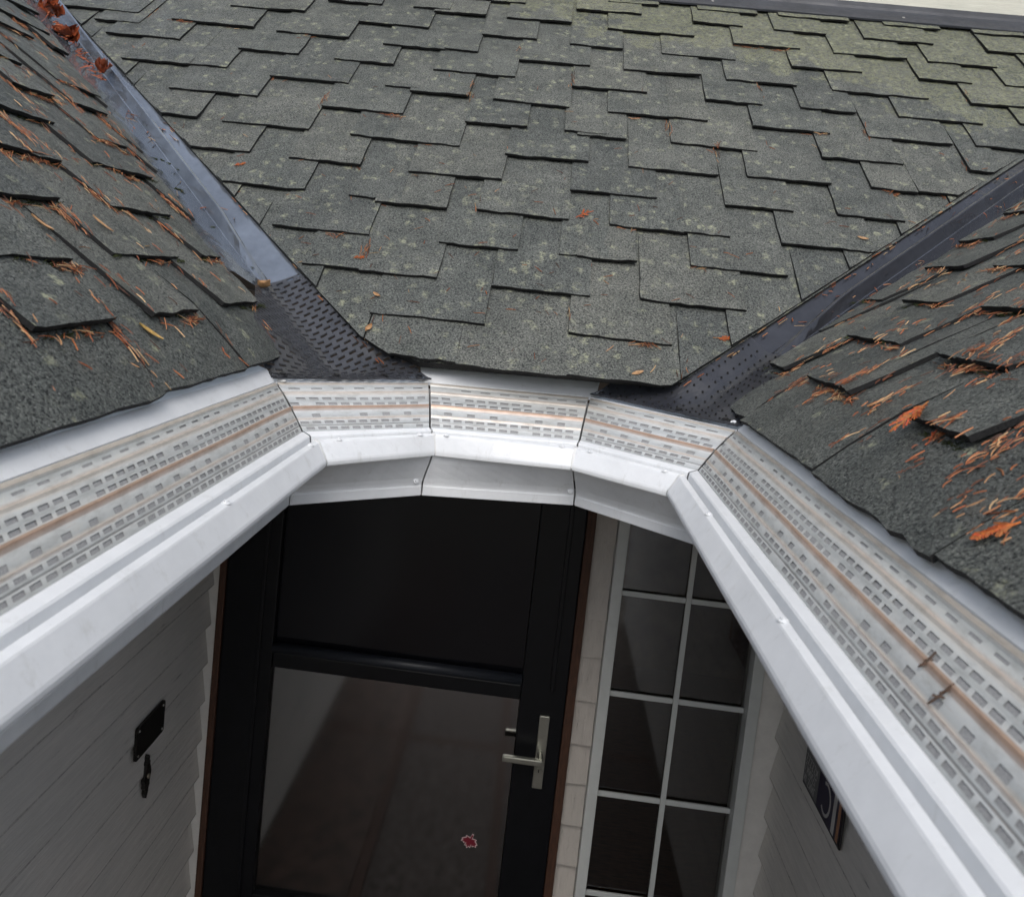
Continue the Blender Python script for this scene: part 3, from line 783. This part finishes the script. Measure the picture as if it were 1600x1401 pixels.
bm = bmesh.new(); cyl(bm, (.144, YD - .041, .893), (.144, YD - .046, .893), .009)
obj('lock_cylinder', bm_me('lock_cylinder', bm), hp, M_STEEL)
bm = bmesh.new(); add_box(bm, .1425, .1455, YD - .0472, YD - .0462, .888, .897); obj('keyhole', bm_me('keyhole', bm), hp, M_BLACK)
# maple leaf sticker
leaf_pts = [(0, 1.0), (.16, .66), (.36, .78), (.30, .36), (.52, .56), (.62, .40), (.96, .46), (.84, .22), (.98, .10), (.56, -.20), (.62, -.40), (.10, -.30), (.10, -.85), (-.10, -.85), (-.10, -.30), (-.62, -.40), (-.56, -.20), (-.98, .10), (-.84, .22), (-.96, .46), (-.62, .40), (-.52, .56), (-.30, .36), (-.36, .78), (-.16, .66)]
def leaf_sheet(name, c, s, rot, y, grow=0.0):
    ca, sa = math.cos(rot), math.sin(rot); v = []
    for a, b in leaf_pts:
        l = math.hypot(a, b); g = 1 + grow / max(l, .2)
        a, b = a * g * s, b * g * s
        v.append((c[0] + a * ca - b * sa, y, c[1] + a * sa + b * ca))
    v.append((c[0], y, c[1])); n = len(leaf_pts)
    return me_from(name, v, [(i, (i + 1) % n, n) for i in range(n)])
M_RED = simple('red_sticker', (.16, .006, .02), .5); M_PALE = simple('pale_sticker_edge', (.55, .42, .42), .5)
stk = obj('maple_leaf_sticker', leaf_sheet('maple_leaf_sticker', (-.048, .603), .025, math.radians(160), YD - .0086, .17), door, M_PALE)
obj('red_leaf', leaf_sheet('red_leaf', (-.048, .603), .025, math.radians(160), YD - .0090), stk, M_RED)

# ------------------------------------------------------------------ sidelight window
win = thing('sidelight_window', 'tall white framed window with a grid of panes right of the door', 'window', (.55, YD, .1))
WX0, WX1, WZ0, WZ1 = .305, .803, .10, 1.93
def wp(name, x0, x1, z0, z1, y0, y1, mat, bev=.003, parent=None): return obj(name, box_me(name, x0, x1, y0, y1, z0, z1, bev=bev), parent or win, mat)
wp('frame_side', WX0, WX0 + .034, WZ0, WZ1, YD - .03, YD + .05, M_VINYL)
wp('frame_side', WX1 - .036, WX1, WZ0, WZ1, YD - .03, YD + .05, M_VINYL)
wp('frame_rail', WX0 + .0345, WX1 - .0365, WZ0, WZ0 + .04, YD - .028, YD + .05, M_VINYL)
wp('frame_rail', WX0 + .0345, WX1 - .0365, WZ1 - .04, WZ1, YD - .028, YD + .05, M_VINYL)
bars = [.474, .815, 1.151, 1.481, 1.80]
xm = .552
wp('muntin', xm - .0085, xm + .0085, WZ0 + .0405, WZ1 - .0405, YD + .002, YD + .012, M_VINYL, .002)
zz = [WZ0 + .04] + bars + [WZ1 - .04]
for z in bars:
    wp('muntin', WX0 + .035, xm - .009, z - .0085, z + .0085, YD + .003, YD + .011, M_VINYL, .002)
    wp('muntin', xm + .009, WX1 - .037, z - .0085, z + .0085, YD + .003, YD + .011, M_VINYL, .002)
rw = random.Random(5)
for k in range(len(zz) - 1):
    for xa, xb in ((WX0 + .035, xm), (xm, WX1 - .037)):
        t1, t2 = rw.uniform(-.001, .001), rw.uniform(-.001, .001)
        v = [(xa, YD + .016 + t1, zz[k]), (xb, YD + .016 + t2, zz[k]), (xb, YD + .016 - t1, zz[k + 1]), (xa, YD + .016 - t2, zz[k + 1])]
        obj('pane', me_from('pane', v, [(0, 1, 2, 3)]), win, M_GLASSW)
bpart('window_sill_wall', .305, .803, YD - .012, YD + .1, FZ, .0995, M_SIDE)

# ------------------------------------------------------------------ wall fittings
plq = thing('wall_plaque', 'blank dark rectangular plate with four pale screws on the left siding', 'plaque', (-.95, 2.04, 1.09))
M_PLQ = simple('dark_bronze_plate', (.014, .012, .010), .45, .3, 40, .3)
bm = bmesh.new()
ya, yb, za, zb_ = 1.962, 2.118, 1.043, 1.137
loop = []
for (cy, cz, a0) in ((yb - .008, zb_ - .008, 0), (ya + .008, zb_ - .008, 90), (ya + .008, za + .008, 180), (yb - .008, za + .008, 270)):
    for k in range(5):
        a = math.radians(a0 + k * 22.5); loop.append((cy + .008 * math.cos(a), cz + .008 * math.sin(a)))
f = bm.faces.new([bm.verts.new((-.951, y, z)) for y, z in loop]); r = bmesh.ops.extrude_face_region(bm, geom=[f])
for g in r['geom']:
    if isinstance(g, bmesh.types.BMVert): g.co.x = -.944
obj('plate', bm_me('plate', bm), plq, M_PLQ)
M_PALESCREW = simple('bright_screw', (.7, .69, .66), .3, .4)
for y in (ya + .012, yb - .012):
    for z in (za + .012, zb_ - .012): obj('screw', screw_me('screw', (-.9442, y, z), (1, 0, 0), .0034, .002, False, False), plq, M_PALESCREW)
bell = thing('door_bell', 'ornate dark doorbell with small pale button under the plaque', 'doorbell', (-.95, 2.045, .95))
half = [(0, .066), (.004, .058), (.0035, .05), (.009, .042), (.008, .036), (.013, .022), (.016, .010), (.015, -.004), (.010, -.018), (.0115, -.026), (.006, -.036), (.007, -.045), (.003, -.055), (0, -.062)]
out = [(y, z) for y, z in half] + [(-y, z) for y, z in half[-2:0:-1]]
bm = bmesh.new(); f = bm.faces.new([bm.verts.new((-.956, 2.043 + y * 1.15, .951 + z)) for y, z in out]); r = bmesh.ops.extrude_face_region(bm, geom=[f])
for g in r['geom']:
    if isinstance(g, bmesh.types.BMVert): g.co.x = -.945
obj('backplate', bm_me('backplate', bm), bell, M_PLQ)
bm = bmesh.new(); cyl(bm, (-.946, 2.043, .955), (-.940, 2.043, .955), .0062); obj('button', bm_me('button', bm), bell, simple('bell_button', (.30, .26, .20), .4))

sign = thing('wall_sign', 'small dark framed sign with pale lettering on the right siding, half behind the gutter', 'sign', (.864, 2.02, 1.13))
SX = .861
M_SG = simple('sign_navy', (.020, .016, .045), .4); M_SGP = simple('sign_pale', (.55, .54, .52), .5); M_SGB = simple('sign_frame', (.010, .009, .010), .4); M_SGO = simple('sign_tan', (.42, .22, .12), .5)
obj('frame', box_me('frame', SX - .004, SX + .002, 1.884, 2.156, 1.126, 1.37, bev=.002), sign, M_SGB)
obj('sign_face', box_me('sign_face', SX - .0050, SX - .0042, 1.892, 2.148, 1.134, 1.362), sign, M_SG)
obj('text_panel', box_me('text_panel', SX - .0058, SX - .0051, 2.045, 2.146, 1.136, 1.30), sign, simple('sign_grey', (.16, .16, .16), .5))
def strokes(name, segs, x, th, mat, parent):
    bm = bmesh.new()
    for (y0, z0, y1, z1) in segs:
        d = Vector((y1 - y0, z1 - z0)).normalized() * th; n_ = Vector((-d.y, d.x))
        vs_ = [bm.verts.new((x, y0 + n_.x, z0 + n_.y)), bm.verts.new((x, y1 + n_.x, z1 + n_.y)), bm.verts.new((x, y1 - n_.x, z1 - n_.y)), bm.verts.new((x, y0 - n_.x, z0 - n_.y))]
        bm.faces.new(vs_)
    return obj(name, bm_me(name, bm), parent, mat)
segs = []
rs = random.Random(8)
for row, zb0 in enumerate((1.140, 1.168, 1.196)):
    y = 2.143
    while y > 2.055:
        h = .022
        kind = rs.randrange(4)
        if kind == 0: segs += [(y, zb0, y, zb0 + h), (y, zb0 + h, y - .009, zb0 + h)]
        elif kind == 1: segs += [(y, zb0, y, zb0 + h), (y - .009, zb0, y - .009, zb0 + h), (y, zb0, y - .009, zb0 + h)]
        elif kind == 2: segs += [(y, zb0, y, zb0 + h)]
        else: segs += [(y, zb0 + h, y - .009, zb0 + h), (y - .009, zb0 + h, y, zb0), (y, zb0, y - .009, zb0)]
        y -= .015
strokes('lettering', segs, SX - .0061, .0012, M_SGP, sign)
bm = bmesh.new()
for k in range(24):
    pass
ring = [(1.99 + .030 * math.cos(a) * 1.0, 1.185 + .040 * math.sin(a)) for a in [math.radians(60 + 15 * k) for k in range(18)]]
strokes('emblem_curve', [(*ring[k], *ring[k + 1]) for k in range(len(ring) - 1)], SX - .0054, .0042, M_SGP, sign)
obj('pale_stripe', box_me('pale_stripe', SX - .0058, SX - .0051, 1.922, 1.940, 1.136, 1.36), sign, M_SGP)
obj('tan_stripe', box_me('tan_stripe', SX - .0058, SX - .0051, 1.895, 1.908, 1.136, 1.36), sign, M_SGO)

# ------------------------------------------------------------------ upper wall and its flashing
M_CREAM = siding_mat('cream_wall', (.62, .61, .52), (.1, 1, 1))
FV = 2.205
def vat(u): return FV + (.005 if u < .3 else 0)
fls = thing('wall_flashing', 'dark blue grey metal flashing along the top of the middle slope', 'flashing', tuple(PC.p(1.2, FV)))
verts, faces = [], []
prof = [(FV - .002, .020), (FV, .0275), (FV + .003, .0285), (FV + .03, .029), (FV + .055, .031), (FV + .075, .035)]
N = 60
for k in range(N + 1):
    u = -1.6 + 4.3 * k / N
    w = .0015 * noise.noise((u * 4, 0, 0)); g = -.02 * max(0, (u - .5)) * 0
    for v, h in prof: verts.append(PC.p(u, v + w, h + w * .6))
    b = PC.p(u, FV + .075, .035); verts.append(Vector((b.x, b.y + .004, b.z + .012))); verts.append(Vector((b.x, b.y + .006, b.z + .03)))
m = len(prof) + 2
for k in range(N):
    for j in range(m - 1): faces.append((k * m + j, (k + 1) * m + j, (k + 1) * m + j + 1, k * m + j + 1))
obj('flashing_sheet', me_from('flashing_sheet', verts, faces), fls, M_FLASH)
for u in (-.25, .562, 1.344, 2.1): obj('screw', screw_me('screw', PC.p(u, FV + .035, .024), PC.N, .007, .006), fls, simple('zinc_screw', (.5, .48, .45), .35, .5))
uw = thing('upper_wall', 'cream painted wall above the flashing at the top right', 'wall', (1.0, 3.55, 3.7))
wb_ = PC.p(0, FV + .075, .035)
zc = wb_.z + .022
for k in range(10):
    v = [(-1.7, wb_.y + .012, zc + k * .17), (2.9, wb_.y + .012, zc + k * .17), (2.9, wb_.y + .034, zc + (k + 1) * .17 + .004), (-1.7, wb_.y + .034, zc + (k + 1) * .17 + .004), (-1.7, wb_.y + .034, zc + k * .17), (2.9, wb_.y + .034, zc + k * .17)]
    obj('wall_board', me_from('wall_board', v, [(0, 1, 2, 3), (4, 5, 1, 0)]), uw, M_CREAM)
obj('wall_core', box_me('wall_core', -1.7, 2.9, wb_.y + .036, wb_.y + .15, zc - .3, zc + 1.7), uw, M_CREAM)

# ------------------------------------------------------------------ litter
PAL = [(.33, .11, .04), (.40, .17, .075), (.27, .08, .03), (.46, .25, .12), (.20, .07, .035), (.50, .33, .17), (.37, .13, .05), (.12, .05, .028), (.09, .045, .03)]
class Litter:
    def __init__(s): s.v, s.f, s.c = [], [], []
    def needle(s, P, d, n, L, w, col, bend=0.0):
        d = d.normalized(); sd = n.cross(d).normalized(); b0 = len(s.v)
        K = 3
        for k in range(K + 1):
            t = k / K; c = P + d * (L * (t - .5)) + sd * (bend * L * (t - .5) ** 2) + n * (.0004 + .0006 * math.sin(math.pi * t))
            ww = w * (.55 + .45 * math.sin(math.pi * (.15 + .7 * t)))
            s.v += [c - sd * ww, c + n * ww * 1.1, c + sd * ww]
        for k in range(K):
            a = b0 + k * 3
            s.f += [(a, a + 1, a + 4, a + 3), (a + 1, a + 2, a + 5, a + 4)]
            s.c += [col, col]
    def build(s, name, label, cat):
        me = me_from(name, s.v, s.f)
        ca = me.color_attributes.new('Col', 'FLOAT_COLOR', 'CORNER')
        for p, c in zip(me.polygons, s.c):
            for li in p.loop_indices: ca.data[li].color = (*c, 1)
        o = obj(name, me, None, M_NEEDLE); o['kind'] = 'stuff'; o['label'] = label; o['category'] = cat
        return o
def jcol(r, pal=PAL):
    c = r.choice(pal); k = r.uniform(.7, 1.25); return tuple(min(1, x * k) for x in c)
def scatter(lit, pl, tabs, r, nun, nclus, ucut, umin, umax, vmax, align, Lr, wr_, dens=None):
    def ok(u, v): return umin < u < umax and .058 < v < vmax and ucut(u, v)
    for _ in range(nun):
        u = r.uniform(umin, umax); v = r.uniform(0, vmax) if dens is None else dens(r)
        if not ok(u, v): continue
        a = r.gauss(0, align) if r.random() < .8 else r.uniform(0, 3.14)
        d = pl.V * math.cos(a) + pl.U * math.sin(a)
        L = r.uniform(*Lr)
        lit.needle(pl.p(u, v, surf_h(tabs, u, v) + .001), d, pl.N, L, r.uniform(*wr_), jcol(r), r.uniform(-.2, .2))
    vis = [t for t in tabs if t[1] > umin and t[0] < umax and t[2] < vmax]
    for _ in range(nclus):
        u0, u1, v0 = r.choice(vis)
        if r.random() < .45:      # lodged under the lower edge
            u = r.uniform(u0, u1); v = v0 - r.uniform(.0, .012); al = 1.57; sp = .7
        else:                      # lodged along a side edge
            u = (u0 - .004) if r.random() < .5 else (u1 + .004); v = v0 + r.uniform(0, .15); al = 0; sp = .22
        for q in range(r.choice([2, 3, 4, 6, 9, 14])):
            uu = u + r.gauss(0, .006 if al == 0 else .02); vv = v + (r.gauss(0, .022) if al == 0 else -abs(r.gauss(0, .005)))
            if not ok(uu, vv): continue
            a = al + r.gauss(0, sp)
            d = pl.V * math.cos(a) + pl.U * math.sin(a) + pl.N * r.uniform(-.05, .25)
            lit.needle(pl.p(uu, vv, surf_h(tabs, uu, vv) + .0015 + r.random() * .004), d, pl.N, r.uniform(*Lr) * 1.1, r.uniform(*wr_), jcol(r), r.uniform(-.4, .4))
cutC = lambda u, v: (u > -.40 - .965 * (v - .08)) and (u < .32 + .984 * (v - .05))
cutL = lambda u, v: u < 1.60 + .63 * v
cutR = lambda u, v: u < 1.71 + .533 * v
r = random.Random(21)
lc = Litter(); scatter(lc, PC, tabs_C, r, 330, 46, cutC, -1.8, 1.6, 1.9, 1.2, (.012, .030), (.0007, .0012), lambda q: abs(q.gauss(0, .55)))
for _ in range(60):     # along the valley cut edges of the middle slope
    v = r.uniform(.0, 1.1); u = -.40 - .965 * (v - .08) + r.uniform(-.03, .004) if r.random() < .5 else .32 + .984 * (v - .05) + r.uniform(-.004, .03)
    lc.needle(PC.p(u, v, .008), PC.V * .7 + PC.U * (.7 if u > 0 else -.7) + PC.N * r.uniform(-.1, .1), PC.N, r.uniform(.015, .035), r.uniform(.001, .0018), jcol(r))
lc.build('fallen_needles', 'sparse orange needles scattered over the middle roof slope', 'needles')
ll = Litter(); scatter(ll, PLN, tabs_L, r, 420, 430, cutL, .55, 2.5, 1.5, .35, (.010, .030), (.0007, .0013))
ll.build('fallen_needles', 'brown needles lodged between the shingles of the left roof slope', 'needles')
lr = Litter(); scatter(lr, PRT, tabs_R, r, 230, 230, cutR, .6, 2.3, 1.0, .35, (.009, .026), (.0007, .0014))
for (uc, vc, n_, sp) in [(.86, .08, 26, .03), (.80, .12, 40, .05), (.70, .07, 40, .05), (1.0, .07, 18, .02), (1.45, .15, 34, .02), (1.24, .18, 26, .03), (.92, .17, 40, .03), (1.12, .30, 24, .03), (.62, .12, 50, .05), (1.02, .15, 22, .02), (1.32, .46, 22, .02), (1.55, .33, 20, .03), (1.20, .31, 30, .02), (.78, .16, 34, .03), (1.38, .17, 24, .02), (.66, .075, 40, .03), (.90, .31, 26, .03)]:
    for _ in range(n_):
        u = uc + r.gauss(0, sp * .45); v = vc + r.gauss(0, sp)
        a = r.gauss(.1, .4)
        if v < .06 or u < .5: continue
        lr.needle(PRT.p(u, v, surf_h(tabs_R, u, v) + .002 + r.random() * .006), PRT.V * math.cos(a) + PRT.U * math.sin(a) + PRT.N * r.uniform(-.1, .15), PRT.N, r.uniform(.009, .026), r.uniform(.0007, .0015), jcol(r), r.uniform(-.5, .5))
lr.build('fallen_needles', 'thick orange needles lying over the right roof slope', 'needles')
# litter in the valleys
lv = Litter()
for _ in range(70):
    t = r.choice([.95, 1.0, 1.05, .6, 1.5, 2.0]) + r.gauss(0, .05); q = r.choice([-.03, -.04, .03, .1]) + r.gauss(0, .02)
    P = ptL(t, q, .006)
    lv.needle(P, Vector((r.gauss(-.6, .5), r.gauss(.5, .5), r.gauss(.1, .1))), Vector((0, -.3, 1)).normalized(), r.uniform(.015, .04), r.uniform(.001, .002), jcol(r))
for _ in range(60):
    t = r.uniform(.25, 1.6); q = r.uniform(-.09, .11)
    lv.needle(ptR(t, q, .006 + (.02 if abs(q) < .02 else 0)), Vector((r.gauss(.5, .5), r.gauss(.5, .5), r.gauss(.1, .1))), Vector((0, -.3, 1)).normalized(), r.uniform(.012, .03), r.uniform(.0009, .0016), jcol(r))
for _ in range(150):
    t = r.uniform(1.2, 2.0); q = r.gauss(-.10, .018)
    lv.needle(ptL(t, q, .014 + r.random() * .01), Vector((r.gauss(-.7, .4), r.gauss(.45, .4), r.gauss(.1, .2))), Vector((0, -.3, 1)).normalized(), r.uniform(.015, .045), r.uniform(.0012, .0028), jcol(r, [(.30, .07, .025), (.36, .11, .04), (.22, .05, .02)]), r.uniform(-.4, .4))
lv.build('valley_needles', 'loose needles lying in the metal valleys', 'needles')

# moss tufts in the joints of the side slopes
ms = Litter()
for pl, tabs, n_, um, vm in ((PLN, tabs_L, 120, (.8, 2.2), 1.2), (PRT, tabs_R, 60, (.9, 2.1), .8)):
    vis = [t for t in tabs if um[0] < t[0] < um[1] and t[2] < vm and t[2] > .05]
    for _ in range(n_):
        u0, u1, v0 = r.choice(vis); u = r.uniform(u0, u1); v = v0 - r.uniform(0, .01)
        for q in range(14):
            uu = u + r.gauss(0, .008); g = r.uniform(.7, 1.3)
            ms.needle(pl.p(uu, v + r.gauss(0, .003), surf_h(tabs, uu, v) + .002), pl.N + pl.U * r.gauss(0, .6) - pl.V * r.random(), pl.V, r.uniform(.003, .008), .0011, (.045 * g, .055 * g, .018 * g))
mo = ms.build('moss', 'dark green moss tufts under the shingle edges of the side slopes', 'moss')

# cedar sprigs: flat sprays of scale leaves
def sprig(pl, tabs, u, v, L, ang, label, nb=9, spread=.62, lift=.004, seed=0, wd=.0011):
    rr = random.Random(seed)
    lit = Litter()
    ax = pl.V * math.cos(ang) + pl.U * math.sin(ang); sd = pl.N.cross(ax)
    h0 = surf_h(tabs, u, v)
    base = pl.p(u, v, h0 + lift)
    col0 = (.44, .12, .035)
    def spray(P, d, ln, w, depth):
        d = d.normalized()
        c = tuple(x * rr.uniform(.75, 1.25) for x in col0)
        lit.needle(P + d * ln / 2, d, pl.N, ln, w, c, rr.uniform(-.2, .2))
        if depth == 0: return
        k = nb if depth == 2 else max(2, int(ln / .010))
        for i in range(k):
            t = .12 + .85 * i / k
            for s in (-1, 1):
                if rr.random() < .30: continue
                side = pl.N.cross(d) * s
                dd = d * .75 + side * spread * 1.1 + pl.N * rr.uniform(-.08, .16)
                ll_ = ln * (.46 if depth == 2 else .42) * (1 - t * .72) * rr.uniform(.75, 1.2)
                spray(P + d * ln * t, dd, max(.004, ll_), w * .9, depth - 1)
    spray(base, ax, L, wd, 2)
    me = me_from('cedar_sprig', lit.v, lit.f); ca = me.color_attributes.new('Col', 'FLOAT_COLOR', 'CORNER')
    for p, c in zip(me.polygons, lit.c):
        for li in p.loop_indices: ca.data[li].color = (*c, 1)
    o = obj('cedar_sprig', me, None, M_NEEDLE); tag(o, label, 'sprig', 'dry cedar sprigs on the roof')
    return o
sprig(PRT, tabs_R, 1.10, .19, .085, math.pi + .5, 'orange cedar sprig lying across a shingle corner on the right slope', 8, .35, .008, 1, .0017)
sprig(PRT, tabs_R, .765, .098, .045, math.pi - .25, 'broad triangular orange cedar sprig nearest the viewer on the right slope', 9, .6, .006, 2, .0017)
sprig(PRT, tabs_R, .93, .055, .13, .12, 'long orange cedar sprig at the right edge of the right slope', 10, .25, .006, 3, .0017)
sprig(PRT, tabs_R, 1.03, .135, .055, .2, 'short thick cedar sprig on a shingle of the right slope', 7, .3, .004, 4, .0017)
sprig(PRT, tabs_R, .90, .19, .06, .5, 'curled cedar sprig beside the yellowed leaf on the right slope', 7, .4, .004, 6, .0017)
sprig(PC, tabs_C, .060, .635, .062, .9, 'small fan of orange cedar in the middle of the middle slope', 6, .6, .004, 7, .0019)
sprig(PC, tabs_C, .41, .205, .05, 1.45, 'small orange cedar sprig by the right valley foot', 6, .35, .003, 8)
sprig(PC, tabs_C, -.50, .352, .028, 1.2, 'tiny orange cedar scrap above the left panel on the middle slope', 5, .6, .002, 9)
sprig(PC, tabs_C, -.945, .715, .035, 1.0, 'tiny reddish cedar scrap near the left valley on the middle slope', 5, .6, .002, 10)
sprig(PRT, tabs_R, .87, .055, .03, .6, 'dark red brown crumpled cedar scrap on the right slope', 6, .6, .004, 11)
sprig(PLN, tabs_L, 1.40, .075, .05, .1, 'short cedar sprig near the eave of the left slope', 6, .3, .003, 12)

# leaves
def leaf(P, n, d, L, w, curl, mat, label, name='fallen_leaf', group='fallen leaves on the roof', seed=0):
    n = n.normalized(); d = (d - n * d.dot(n)).normalized(); sd = n.cross(d)
    verts, faces = [], []
    K, J = 8, 4
    for k in range(K + 1):
        t = k / K; ww = w * math.sin(math.pi * (.04 + .93 * t)) ** .8
        for j in range(-J, J + 1):
            s = j / J; hh = curl * (s * s) * w + curl * .5 * L * (t - .4) ** 2 + .12 * w * noise.noise((t * 3, s * 2, seed))
            verts.append(P + d * L * (t - .5) + sd * ww * s * (1 - .25 * abs(curl)) + n * (hh + .0025))
    m = 2 * J + 1
    for k in range(K):
        for j in range(m - 1): faces.append((k * m + j, k * m + j + 1, (k + 1) * m + j + 1, (k + 1) * m + j))
    b = len(verts)
    o = obj(name, me_from(name, verts, faces, smooth=True), None, mat)
    return tag(o, label, 'leaf', group)
M_LEAFYEL = simple('yellowed_leaf', (.46, .29, .08), .55, 0, 120, .35, .2)
def onp(pl, tabs, u, v, e=.001): return pl.p(u, v, surf_h(tabs, u, v) + e)
leaf(onp(PLN, tabs_L, 1.205, .148), PLN.N, -PLN.V + PLN.U * .3, .042, .0075, .3, M_LEAFYEL, 'narrow yellow leaf near the middle of the left slope', seed=1)
leaf(ppL(-.085, .36, .002), Vector((0, -.3, 1)), Vector((1, .2, 0)), .030, .014, 1.1, M_LEAFTAN, 'curled tan leaf at the top of the black holed panel', seed=2)
leaf(onp(PC, tabs_C, -.402, .105), PC.N, PC.V + PC.U * .5, .024, .008, .6, M_LEAFTAN, 'small tan leaf against a shingle edge right of the holed panel', seed=3)
leaf(onp(PC, tabs_C, .228, .056), PC.N, PC.U + PC.V * .5, .030, .0055, .2, M_LEAFTAN, 'narrow tan leaf on the lowest course of the middle slope', seed=4)
leaf(onp(PC, tabs_C, .856, .665), PC.N, PC.U - PC.V * .3, .030, .006, .3, M_LEAFTAN, 'small tan leaf near the right valley on the middle slope', seed=5)
leaf(onp(PC, tabs_C, -.41, .222), PC.N, PC.U * .8 - PC.V * .5, .024, .005, .5, M_LEAFTAN, 'curled tan leaf scrap above the left panel on the middle slope', seed=6)
leaf(onp(PRT, tabs_R, .855, .19), PRT.N, PRT.V, .03, .010, .9, M_LEAFYEL, 'curled yellowed leaf at the right edge of the right slope', seed=7)
leaf(onp(PLN, tabs_L, 1.40, .405), PLN.N, -PLN.V + PLN.U * .1, .045, .006, .3, M_LEAFTAN, 'long tan leaf in the middle of the left slope', seed=9)
leaf(onp(PLN, tabs_L, 1.23, .40), PLN.N, -PLN.V + PLN.U * .2, .04, .0055, .5, M_LEAFTAN, 'rolled brown leaf near the left edge of the left slope', seed=10)
def rust_clump(t, q, L, label, seed):
    rr = random.Random(seed)
    P = ptL(t, q, .014)
    root = thing('rust_leaf_clump', label, 'leaf clump', tuple(P), 'wet rust leaves by the left valley')
    for k in range(5):
        lf_n = Vector((rr.gauss(.3, .5), rr.gauss(-.4, .5), 1))
        d = Vector((-.55 + rr.gauss(0, .35), .5 + rr.gauss(0, .35), .35))
        o = leaf(P + Vector((rr.gauss(0, L * .18), rr.gauss(0, L * .18), rr.uniform(0, .02))), lf_n, d, L * rr.uniform(.6, 1), L * rr.uniform(.2, .32), rr.uniform(.5, 1.3), M_LEAFRED, '', name='leaf_blade', seed=seed + k)
        for key in ('label', 'category', 'group'): del o[key]
        o.parent = root; o.location = -Vector(root.location)
rust_clump(1.73, -.085, .10, 'topmost crumpled rust red leaf clump beside the left valley', 1)
rust_clump(1.53, -.075, .085, 'flat rust red leaf clump in the middle beside the left valley', 5)
rust_clump(1.32, -.055, .075, 'lowest bright red leaf clump against the left valley rib', 9)

def twig(P, d, L, label, seed):
    rr = random.Random(seed); lit = Litter(); up = Vector((-.5, 0, .86))
    lit.needle(Vector(P), Vector(d), up, L, .0016, (.06, .035, .022), .3)
    for k in range(4): lit.needle(Vector(P) + Vector(d) * L * rr.uniform(-.3, .3), Vector(d) + Vector((rr.gauss(0, .6), rr.gauss(0, .6), rr.gauss(0, .3))), up, L * .4, .0012, (.09, .05, .03), .2)
    me = me_from('twig', lit.v, lit.f); ca = me.color_attributes.new('Col', 'FLOAT_COLOR', 'CORNER')
    for p, c in zip(me.polygons, lit.c):
        for li in p.loop_indices: ca.data[li].color = (*c, 1)
    tag(obj('twig', me, None, M_NEEDLE), label, 'twig', 'twigs caught on the right leaf guard')
twig((.372, .70, 2.126), (1, .35, .9), .020, 'dark twig caught in the tan stripe of the right leaf guard', 1)
twig((.362, .655, 2.116), (1, .2, .9), .026, 'lower dark twig beside the slots of the right leaf guard', 2)
